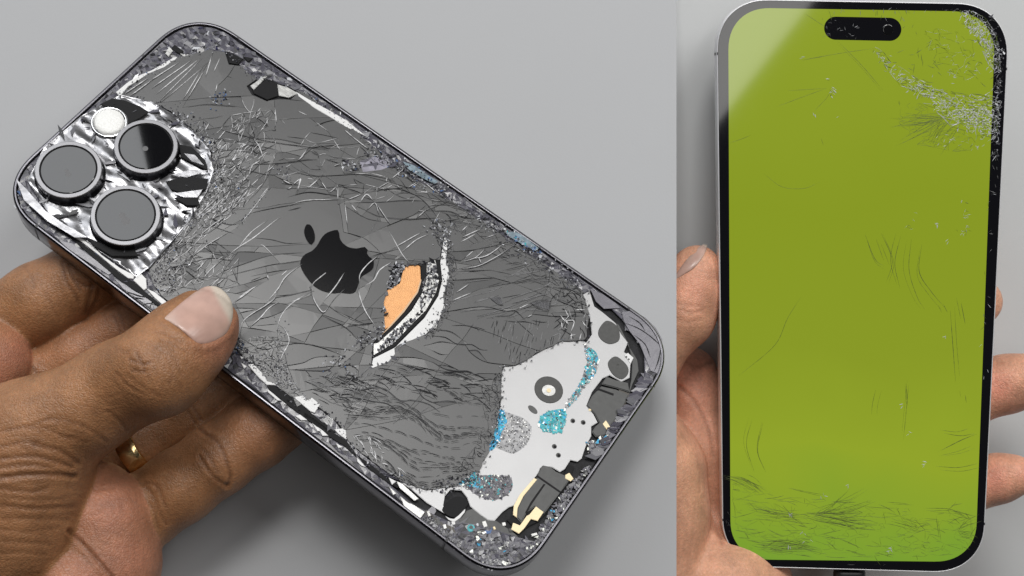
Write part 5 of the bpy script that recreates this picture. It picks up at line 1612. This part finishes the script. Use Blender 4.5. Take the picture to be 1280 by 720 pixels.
def skin_material(name, back, palm, dark):
    m = bpy.data.materials.new(name); m.use_nodes = True
    nt = m.node_tree; b = nt.nodes["Principled BSDF"]
    L = nt.links.new
    tc = nt.nodes.new("ShaderNodeTexCoord")

    def noise(scale, detail=4, dist=0.0):
        n = nt.nodes.new("ShaderNodeTexNoise"); n.inputs["Scale"].default_value = scale; n.inputs["Detail"].default_value = detail
        n.inputs["Distortion"].default_value = dist; L(tc.outputs["Object"], n.inputs["Vector"]); return n
    a1 = nt.nodes.new("ShaderNodeAttribute"); a1.attribute_name = "pink"
    a2 = nt.nodes.new("ShaderNodeAttribute"); a2.attribute_name = "crease"
    mx = nt.nodes.new("ShaderNodeMix"); mx.data_type = 'RGBA'
    mx.inputs[6].default_value = (*back, 1); mx.inputs[7].default_value = (*palm, 1)
    L(a1.outputs["Fac"], mx.inputs[0])
    n1 = noise(160, 5); r1 = nt.nodes.new("ShaderNodeMapRange"); r1.inputs[1].default_value = 0.3; r1.inputs[2].default_value = 0.7; r1.inputs[3].default_value = 0.80; r1.inputs[4].default_value = 1.18
    L(n1.outputs["Fac"], r1.inputs[0])
    n3 = noise(1100, 3); r3 = nt.nodes.new("ShaderNodeMapRange"); r3.inputs[1].default_value = 0.3; r3.inputs[2].default_value = 0.7; r3.inputs[3].default_value = 0.88; r3.inputs[4].default_value = 1.1
    L(n3.outputs["Fac"], r3.inputs[0])
    mm = nt.nodes.new("ShaderNodeMath"); mm.operation = 'MULTIPLY'; L(r1.outputs[0], mm.inputs[0]); L(r3.outputs[0], mm.inputs[1])
    vs = nt.nodes.new("ShaderNodeVectorMath"); vs.operation = 'SCALE'; L(mx.outputs[2], vs.inputs[0]); L(mm.outputs[0], vs.inputs["Scale"])
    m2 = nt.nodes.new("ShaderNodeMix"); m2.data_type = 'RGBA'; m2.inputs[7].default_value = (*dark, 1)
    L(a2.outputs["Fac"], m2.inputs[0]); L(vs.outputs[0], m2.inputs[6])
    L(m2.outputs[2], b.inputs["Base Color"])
    b.inputs["Roughness"].default_value = 0.43
    b.inputs["Specular IOR Level"].default_value = 0.42
    b.inputs["Subsurface Weight"].default_value = 0.2
    b.inputs["Subsurface Radius"].default_value = (1.0, 0.4, 0.25)
    b.inputs["Subsurface Scale"].default_value = 0.0018
    # fine cross-hatched skin relief
    vo = nt.nodes.new("ShaderNodeTexVoronoi"); vo.feature = 'DISTANCE_TO_EDGE'; vo.inputs["Scale"].default_value = 1250
    dn = noise(500, 3)
    va = nt.nodes.new("ShaderNodeVectorMath"); va.operation = 'MULTIPLY_ADD'; va.inputs[1].default_value = (0.002, 0.002, 0.002)
    L(dn.outputs["Color"], va.inputs[0]); L(tc.outputs["Object"], va.inputs[2]); L(va.outputs[0], vo.inputs["Vector"])
    rv = nt.nodes.new("ShaderNodeMapRange"); rv.inputs[2].default_value = 0.25; L(vo.outputs["Distance"], rv.inputs[0])
    n4 = noise(900, 5)
    sm = nt.nodes.new("ShaderNodeMath"); sm.operation = 'ADD'; L(rv.outputs[0], sm.inputs[0]); L(n4.outputs["Fac"], sm.inputs[1])
    bp = nt.nodes.new("ShaderNodeBump"); bp.inputs["Strength"].default_value = 0.36; bp.inputs["Distance"].default_value = 0.00022
    L(sm.outputs[0], bp.inputs["Height"]); L(bp.outputs[0], b.inputs["Normal"])
    return m


def make_hand(name, groups, h, creases, pinks, material, origin, relief=None):
    pts = [c for g in groups for c in g[0]]
    lo = np.min([p - r for p, r in pts], axis=0) - 4 * h; hi = np.max([p + r for p, r in pts], axis=0) + 4 * h
    V, F = surface_nets(groups, lo, hi, h)
    V = lap(V, F, 2, 0.5)
    N = vnormals(V, F)
    # who owns each vertex (for creases that belong to one finger)
    own = np.argmin(np.stack([chain_sdf(V, g[0], g[2]) for g in groups], 1), axis=1)
    PX = np.stack([640 + FOC * V[:, 0] / -V[:, 2], 360 - FOC * V[:, 1] / -V[:, 2]], 1)
    view = -V / np.linalg.norm(V, axis=1, keepdims=True)
    facing = np.clip((N * view).sum(1) * 2.5, 0, 1)
    cre = np.zeros(len(V)); disp = np.zeros(len(V))
    for gi, width, depth, dark, poly in creases:
        poly = catmull(poly, 5.0)
        sel = (facing > 0) & (np.isin(own, gi) if gi is not None else True)
        q_ = np.array(poly); mg = 5 * width
        sel = sel & (PX[:, 0] > q_[:, 0].min() - mg) & (PX[:, 0] < q_[:, 0].max() + mg) & (PX[:, 1] > q_[:, 1].min() - mg) & (PX[:, 1] < q_[:, 1].max() + mg)
        if not sel.any(): continue
        d = seg_dist(PX[sel], poly)
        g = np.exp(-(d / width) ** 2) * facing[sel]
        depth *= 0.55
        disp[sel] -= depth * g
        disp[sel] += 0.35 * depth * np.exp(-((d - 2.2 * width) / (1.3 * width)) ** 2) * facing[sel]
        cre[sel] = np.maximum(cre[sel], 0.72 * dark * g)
    if relief is not None:
        disp += relief(V, PX, own, facing)
    V = V + N * disp[:, None]
    V = lap(V, F, 1, 0.25)
    pk = np.zeros(len(V))
    for cx, cy, r, s, gi in pinks:
        sel = np.isin(own, gi) if gi is not None else np.ones(len(V), bool)
        g = s * np.exp(-(((PX[:, 0] - cx) ** 2 + (PX[:, 1] - cy) ** 2) / r ** 2)) * sel
        pk = np.maximum(pk, g)
    W = (V + np.array([0, 0, CAMZ])) * MM - np.array(origin)
    me = bpy.data.meshes.new(name)
    me.vertices.add(len(W)); me.vertices.foreach_set("co", W.ravel())
    me.loops.add(F.size); me.polygons.add(len(F))
    me.polygons.foreach_set("loop_start", np.arange(0, F.size, 4)); me.polygons.foreach_set("loop_total", np.full(len(F), 4))
    me.loops.foreach_set("vertex_index", F.ravel().astype(np.int32))
    me.polygons.foreach_set("use_smooth", np.ones(len(F), bool))
    me.update(); me.validate()
    for nm, arr in (("pink", pk), ("crease", cre)):
        at_ = me.attributes.new(nm, 'FLOAT', 'POINT'); at_.data.foreach_set("value", np.clip(arr, 0, 1).astype(np.float32))
    me.materials.append(material)
    o = bpy.data.objects.new(name, me); link(o); o.location = origin
    return o


def C(px, py, d, rmm):
    return (at(px, py, d), rmm)


def surf_hit(groups, px, py, d0, d1):
    """first hit of a camera ray on a field between two depths"""
    ds = np.linspace(d0, d1, 500)
    P = np.array([at(px, py, d) for d in ds])
    f = hand_field(P, groups)
    i = np.argmax(f < 0)
    return ds[i] if f[i] < 0 else None


M['skin_brown'] = skin_material("brown_skin", (0.315, 0.150, 0.068), (0.44, 0.190, 0.118), (0.105, 0.040, 0.018))
M['skin_light'] = skin_material("light_skin", (0.70, 0.365, 0.235), (0.70, 0.30, 0.205), (0.24, 0.10, 0.06))
M['nail'] = mat("nail", (0.50, 0.32, 0.265), 0.3, var=0.10, vscale=250, spec=0.5, bump=0.05, bscale=400)
M['nail_tip'] = None


def nail_material(m, tip):
    nt = m.node_tree; b = nt.nodes["Principled BSDF"]
    a = nt.nodes.new("ShaderNodeAttribute"); a.attribute_name = "tip"
    mx = nt.nodes.new("ShaderNodeMix"); mx.data_type = 'RGBA'; mx.inputs[7].default_value = (*tip, 1)
    src = b.inputs["Base Color"].links[0].from_socket
    nt.links.new(src, mx.inputs[6]); nt.links.new(a.outputs["Fac"], mx.inputs[0]); nt.links.new(mx.outputs[2], b.inputs["Base Color"])


nail_material(M['nail'], (0.56, 0.49, 0.41))

# ---- left hand
tipz = lambda px, py, w: -(PA.world_point(px, py, w)[2])
THUMB = [C(252, 409, tipz(252, 409, 7.2), 8.7), C(230, 430, tipz(230, 430, 8.6), 9.3), C(197, 463, tipz(197, 463, 10.0), 10.0), C(147, 484, 318, 9.9), C(100, 516, 318, 10.4), C(45, 543, 319, 12.6), C(-15, 562, 322, 14.5)]
THENAR = [C(52, 570, 319, 9.5), C(28, 598, 320, 14.2), C(14, 660, 322, 14.6), C(-14, 735, 326, 14.8)]
INDEX = [C(-70, 440, 352, 11.0), C(-10, 412, 351, 10.2), C(52, 377, 350, 9.9), C(96, 352, 351, 9.0), C(130, 334, 352, 8.6), C(180, 305, 353, 7.6), C(215, 285, 355, 7.0)]
MIDDLE = [C(-40, 520, 354, 9.5), C(40, 478, 352, 8.2), C(100, 443, 353, 8.0), C(152, 412, 354, 7.6), C(200, 384, 353, 7.4), C(255, 352, 355, 6.8)]
RINGF = [C(60, 618, 348, 8.6), C(120, 588, 347, 7.5), C(172, 558, 347, 7.1), C(240, 518, 348, 7.1), C(262, 502, 348, 7.0), C(320, 462, 348, 6.9), C(360, 435, 350, 6.4)]
PINKY = [C(120, 680, 340, 9.4), C(180, 639, 338, 9.1), C(225, 608, 338, 9.0), C(272, 574, 339, 8.75), C(320, 540, 341, 8.9), C(352, 517, 342, 8.2), C(400, 482, 344, 7.2)]
PALM = [C(128, 606, 331, 5.6), C(127, 652, 331, 11.8), C(126, 704, 331, 13.6), C(110, 780, 334, 15)]
ROLL = [C(92, 728, 324, 11.0), C(60, 800, 328, 13)]
WEB = [C(-18, 452, 342, 11.0), C(-60, 470, 344, 12)]
BULK = [C(-60, 520, 350, 11), C(10, 600, 345, 11), C(60, 690, 340, 12), C(40, 800, 336, 15)]
WRIST = [C(-40, 640, 331, 20), C(-140, 740, 325, 23), C(-330, 920, 310, 26)]
gl_ = [(INDEX, 0.8, 3), (MIDDLE, 0.6, 3), (RINGF, 0.6, 3), (PINKY, 0.6, 3), (BULK, 3.0, 4), (PALM, 1.2, 4), (WEB, 1.2, 3), (ROLL, 1.0, 4), (WRIST, 6.0, 4), (THENAR, 2.0, 6), (THUMB, 5.0, 5)]
iI, iM, iR, iP, iB, iPa, iW, iRo, iWr, iTh, iT = range(11)
TT = [iT, iTh, iWr]
ZT = lambda *p: Z(140, 330, 4.233, *p)
ZW = lambda *p: Z(0, 450, 4.8, *p)
ZV = lambda *p: Z(0, 560, 4.5, *p)
ZP = lambda *p: Z(120, 460, 3.0, *p)
ZI = lambda *p: Z(0, 300, 4.0, *p)
crL = []
for c in ZT([(130, 470), (152, 510), (165, 535), (175, 572)], [(95, 505), (130, 520), (165, 532)], [(165, 535), (200, 520)], [(110, 560), (175, 572)]): crL.append(([iT], 2.0, 0.30, 0.75, c))
for c in ZT([(190, 420), (270, 470), (320, 560), (300, 640)], [(230, 440), (330, 500), (370, 600)], [(250, 400), (330, 430), (400, 470)], [(60, 580), (140, 640), (230, 680)], [(100, 600), (170, 660), (250, 700)], [(20, 440), (90, 480)], [(330, 600), (370, 650)], [(240, 360), (300, 380), (370, 420)]): crL.append(([iT], 2.2, 0.14, 0.32, c))
for c in ZW([(640, 310), (700, 350), (760, 420)], [(700, 80), (780, 160), (880, 210)], [(280, 350), (430, 370), (560, 430), (640, 490)], [(150, 408), (280, 412), (400, 468), (520, 492)], [(360, 460), (480, 462)], [(0, 430), (120, 405), (300, 360)], [(0, 520), (150, 490), (240, 492)]): crL.append((TT, 2.2, 0.25, 0.5, c))
for c in ZW([(200, 508), (350, 540), (470, 620)], [(0, 592), (200, 578), (330, 610), (430, 640)], [(20, 700), (200, 690), (330, 678), (450, 700)]): crL.append((TT, 2.6, 0.42, 0.75, c))
for c in ZV([(0, 170), (180, 148), (420, 162)]): crL.append((TT, 2.6, 0.5, 0.85, c))
for c in ZV([(0, 228), (180, 246), (262, 228)], [(0, 322), (200, 340), (420, 328)], [(0, 110), (150, 95), (300, 110)]): crL.append((TT, 2.6, 0.34, 0.6, c))
for c in ZV([(0, 460), (150, 470), (330, 450)], [(0, 520), (120, 530), (280, 540)], [(20, 400), (200, 395), (380, 400)], [(0, 590), (140, 590), (260, 600)], [(60, 280), (220, 292), (380, 285)]): crL.append((TT, 2.4, 0.18, 0.32, c))
for c in ZP([(372, 210), (402, 240), (450, 272), (482, 330), (505, 405), (490, 445)], [(388, 330), (420, 380), (450, 415), (492, 442)]): crL.append(([iP], 2.2, 0.5, 0.8, c))
for c in ZP([(395, 300), (425, 335), (455, 390)], [(150, 420), (205, 465), (235, 535), (262, 585)], [(165, 470), (215, 530), (235, 600)], [(180, 430), (225, 440), (262, 520)]): crL.append(([iP], 2.0, 0.32, 0.6, c))
for c in ZI([(312, 115), (330, 200), (378, 275), (392, 312)], [(340, 120), (365, 190), (400, 250)], [(440, 150), (462, 220), (450, 280), (430, 360)], [(495, 232), (482, 300), (440, 370)], [(380, 200), (430, 230), (470, 225)]): crL.append(([iI], 2.4, 0.42, 0.75, c))
for c in ZI([(230, 260), (260, 330), (300, 400)], [(180, 320), (200, 380)], [(120, 130), (170, 210), (160, 240)], [(0, 380), (60, 440), (110, 520)]): crL.append(([iI], 2.2, 0.16, 0.3, c))
for c in ZI([(568, 378), (588, 420), (602, 462)], [(598, 372), (616, 420), (620, 445)], [(160, 630), (190, 670), (240, 672)]): crL.append(([iM], 2.0, 0.34, 0.75, c))
for c in ZP([(330, 138), (350, 170), (372, 205)], [(360, 138), (385, 178), (395, 195)], [(60, 290), (90, 320), (130, 360)]): crL.append(([iR], 1.8, 0.34, 0.7, c))
for c in ZV([(540, 470), (560, 520), (620, 540)], [(520, 450), (600, 470)], [(680, 320), (690, 350)], [(480, 190), (520, 230), (640, 230)], [(560, 600), (660, 620)], [(720, 250), (760, 340)]): crL.append(([iPa], 2.2, 0.12, 0.22, c))
crL.append(([iPa, iRo, iTh], 2.4, 1.1, 0.7, [(86, 664), (112, 690), (142, 724)]))
rs_ = random.Random(21)
for _ in range(70):     # faint level lines over the thumb base, as skin folds there
    x, y = rs_.uniform(-5, 120), rs_.uniform(490, 715)
    L_ = rs_.uniform(14, 50)
    crL.append((TT, 1.5, rs_.uniform(0.05, 0.13), rs_.uniform(0.08, 0.2), [(x, y), (x + L_ / 2, y + rs_.uniform(-3, 4)), (x + L_, y + rs_.uniform(-5, 9))]))
for _ in range(60):     # faint cross lines on the thumb shaft
    x, y = rs_.uniform(110, 250), 0
    y = 560 - 0.62 * x + rs_.uniform(-15, 45)
    a = rs_.uniform(0.5, 1.5); L_ = rs_.uniform(10, 26)
    crL.append(([iT], 1.4, rs_.uniform(0.04, 0.10), rs_.uniform(0.06, 0.18), [(x, y), (x + L_ * math.cos(a) * 0.5 + 2, y + L_ * math.sin(a) * 0.5), (x + L_ * math.cos(a), y + L_ * math.sin(a))]))
pkL = [(20, 445, 40, 1.0, [iW]), (-20, 470, 60, 1.0, [iW]), (140, 640, 70, 0.9, [iPa]), (160, 700, 70, 0.9, [iPa]), (110, 720, 70, 0.85, [iRo]), (275, 430, 30, 0.75, [iT]), (300, 410, 30, 0.7, [iT]), (120, 440, 90, 0.3, [iM]), (330, 530, 60, 0.25, [iP])]
NAIL = [(204, 398.5), (211, 392), (227, 378), (244, 365), (258, 358), (272, 359), (284, 369), (290, 382), (290, 398.5), (283, 416), (267.6, 427), (253, 431), (244, 428), (227, 413), (211, 402)]


def nail_bed(V, PX, own, facing):
    sel = (own == iT) & (facing > 0.05) & (np.abs(PX[:, 0] - 247) < 75) & (np.abs(PX[:, 1] - 395) < 65)
    d = np.full(len(V), 99.0); d[sel] = seg_dist(PX[sel], NAIL + NAIL[:1])
    out = np.zeros(len(V)); ins = np.zeros(len(V), bool)
    for i_ in np.flatnonzero(sel): ins[i_] = inside(NAIL, PX[i_, 0], PX[i_, 1])
    out[sel & ~ins] += 0.28 * np.exp(-((d[sel & ~ins] - 5) / 4.0) ** 2)
    out[ins] -= 0.35 * np.clip(d[ins] / 3, 0, 1)
    return out


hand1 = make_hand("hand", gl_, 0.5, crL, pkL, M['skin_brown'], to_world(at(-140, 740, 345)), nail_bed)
tag(hand1, "brown hand with a gold ring pinching the phone between thumb and fingers", "hand")

# thumb nail: a curved plate lying on the thumb
def nail_mesh(name, poly_px, groups, d0, d1, lift, hand, mats, axis, step=2.2, tipfrac=0.84, arch=0.5):
    poly = _closed(poly_px, 3.0)
    V = [Vector((p[0], p[1])) for p in poly]; n = len(V); E = [(i, (i + 1) % n) for i in range(n)]
    x0, x1 = min(p[0] for p in poly), max(p[0] for p in poly); y0, y1 = min(p[1] for p in poly), max(p[1] for p in poly)
    y = y0
    while y < y1:
        x = x0
        while x < x1:
            if inside(poly, x, y) and min(math.hypot(x - p[0], y - p[1]) for p in poly) > 1.2: V.append(Vector((x, y)))
            x += step
        y += step
    ov, oe, of, *_ = delaunay_2d_cdt(V, E, [], 1, 1e-4)
    keep = [tuple(f) for f in of if inside(poly, *(sum((ov[i] for i in f), Vector((0, 0))) / 3))]
    ax = np.array(axis) / np.linalg.norm(axis)
    proj = np.array([v.x * ax[0] + v.y * ax[1] for v in ov]); pmin, pmax = proj.min(), proj.max()
    dep = []
    for v in ov:
        d = surf_hit(groups, v.x, v.y, d0, d1)
        dep.append(np.nan if d is None else d)
    dep = np.array(dep); dep[np.isnan(dep)] = np.nanmax(dep)
    # smooth the landing depth: quadratic fit keeps the nail one clean curve
    xs_ = np.array([v.x for v in ov]) - 247; ys_ = np.array([v.y for v in ov]) - 395
    A = np.stack([np.ones_like(xs_), xs_, ys_, xs_ ** 2, xs_ * ys_, ys_ ** 2], 1)
    co = np.linalg.lstsq(A, dep, rcond=None)[0]
    dep = 0.55 * (A @ co) + 0.45 * dep
    edge = np.array([min(math.hypot(v.x - p[0], v.y - p[1]) for p in poly) for v in ov])
    t = (proj - pmin) / (pmax - pmin)
    dep = dep - lift * np.clip(0.35 + edge / 5, 0, 1) - 0.35 * np.clip(t - 0.75, 0, 1) / 0.25
    W = np.array([(at(v.x, v.y, d) + np.array([0, 0, CAMZ])) * MM for v, d in zip(ov, dep)]) - np.array(hand.location)
    mi = [1 if np.mean([t[i] for i in f]) > tipfrac + 0.03 * math.sin(sum(f)) else 0 for f in keep]
    vs = [tuple(w) for w in W]; nn = len(vs)
    # thickness
    vs += [(w[0], w[1], w[2] - 0.0006) for w in W]
    cnt = {}
    for f in keep:
        for i in range(3): cnt.setdefault(tuple(sorted((f[i], f[(i + 1) % 3]))), []).append((f[i], f[(i + 1) % 3]))
    fs = list(keep); mi2 = list(mi)
    for v in cnt.values():
        if len(v) == 1:
            a, b = v[0]; fs.append((b, a, a + nn, b + nn)); mi2.append(1 if t[a] > tipfrac else 0)
    o = mesh_obj(name, vs, fs, mats[0], hand, smooth=True)
    e2 = np.clip(1 - edge / 6.0, 0, 1)
    tipv = np.clip((t - tipfrac + 0.05) / 0.07, 0, 1) * 0.9 + 0.35 * np.clip((0.22 - t) / 0.2, 0, 1) + 0.25 * e2 * (t > 0.5)
    tipv = np.clip(np.concatenate([tipv, tipv]), 0, 1)
    a_ = o.data.attributes.new("tip", 'FLOAT', 'POINT'); a_.data.foreach_set("value", tipv.astype(np.float32))
    return o


nail_mesh("nail", NAIL, [(THUMB, 5.0, 5)], 295, 345, 0.35, hand1, [M['nail'], M['nail_tip']], (0.80, -0.45), tipfrac=0.86)

# ring on the ring finger
rg = bpy.data.objects.new("ring", None)
ra, rb_ = at(120, 588, 347), at(240, 518, 348)
axis = (rb_ - ra) / np.linalg.norm(rb_ - ra)
rc = at(169, 560, 346.4)
zq = Vector(axis).to_track_quat('Z', 'Y')
link(rg); rg.matrix_world = Matrix.Translation(Vector(to_world(rc))) @ zq.to_matrix().to_4x4()
tag(rg, "plain gold ring on the finger beside the little finger", "ring")
lathe("band", (0, 0), [(7.3, -2.4), (8.3, -2.45), (8.55, -2.1), (8.65, -1.2), (8.68, 0), (8.65, 1.2), (8.55, 2.1), (8.3, 2.45), (7.3, 2.4)], M['ring_gold'], rg, seg=72, cap=False)

# ---- right hand, behind the green screen phone
TH2 = [C(871, 337, 389, 7.0), C(862, 362, 390, 8.4), C(850, 392, 391, 9.6), C(812, 428, 393, 10.2), C(785, 500, 397, 12)]
MOUND = [C(806, 556, 396, 13.0), C(818, 590, 397, 14.2), C(823, 640, 398, 14.2), C(822, 720, 401, 15), C(830, 800, 405, 18)]
PALM2 = [C(860, 470, 411, 9), C(880, 560, 411, 13), C(930, 640, 414, 15), C(990, 600, 413, 14)]
HEEL = [C(872, 690, 408, 14), C(893, 748, 408, 23), C(880, 860, 410, 26), C(870, 1050, 410, 27)]
F1 = [C(1000, 540, 412, 9), C(1150, 508, 405, 8.6), C(1215, 492, 400, 8.4), C(1258, 480, 397, 8.1), C(1296, 472, 392, 7.3)]
F2 = [C(1000, 620, 416, 9), C(1150, 622, 408, 7.6), C(1215, 606, 402, 7.2), C(1248, 598, 399, 6.8), C(1268, 594, 396, 5.9)]
F3 = [C(1000, 470, 409, 9), C(1130, 430, 403, 8), C(1200, 388, 400, 7.4), C(1222, 377, 398, 7.0)]
gr_ = [(F1, 0.8, 3), (F2, 0.8, 3), (F3, 0.8, 3), (PALM2, 4.0, 4), (HEEL, 4.0, 5), (TH2, 3.0, 4), (MOUND, 1.6, 4)]
ZA = lambda *p: Z(840, 290, 5.143, *p)
ZB = lambda *p: Z(840, 420, 2.4, *p)
crR = []
for c in ZA([(30, 455), (120, 475), (190, 470)], [(60, 500), (130, 520), (200, 500)], [(40, 560), (110, 580), (180, 560)]): crR.append(([5], 2.2, 0.22, 0.35, c))
for c in ZB([(20, 240), (60, 290), (80, 380), (82, 470)], [(30, 560), (50, 620), (45, 690)], [(40, 480), (55, 540)], [(70, 500), (60, 600), (50, 700)]): crR.append(([6, 4], 1.8, 0.10, 0.22, c))
for c in ZB([(20, 150), (70, 200), (110, 280), (125, 360)], [(20, 60), (70, 90), (120, 80)], [(100, 500), (130, 560), (150, 620)]): crR.append(([3, 4], 2.6, 0.5, 0.6, c))
rs_ = random.Random(4)
for _ in range(46):
    x, y = rs_.uniform(846, 885), rs_.uniform(520, 720); a = rs_.uniform(0.9, 1.9); L_ = rs_.uniform(10, 30)
    crR.append(([6, 4], 1.3, rs_.uniform(0.03, 0.08), rs_.uniform(0.05, 0.14), [(x, y), (x + L_ * math.cos(a), y + L_ * math.sin(a))]))
pkR = [(1246, 485, 24, 1.0, [0]), (1242, 600, 24, 1.0, [1]), (870, 360, 34, 0.5, [5]), (880, 470, 60, 0.7, [3]), (1280, 590, 18, 0.6, [1])]
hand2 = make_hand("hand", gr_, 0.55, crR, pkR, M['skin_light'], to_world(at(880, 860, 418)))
tag(hand2, "fair hand reaching up behind the green screen phone, thumb along its side", "hand")
NAIL2 = [(838, 350), (846, 341), (858, 325), (870, 312), (879, 305.5), (884, 306), (882, 314), (876, 325), (866, 336), (852, 345), (842, 352)]
nail_mesh("nail", NAIL2, [(TH2, 3.0, 4)], 365, 400, 0.35, hand2, [M['nail'], M['nail_tip']], (0.66, -0.75), step=2.0, tipfrac=0.97)
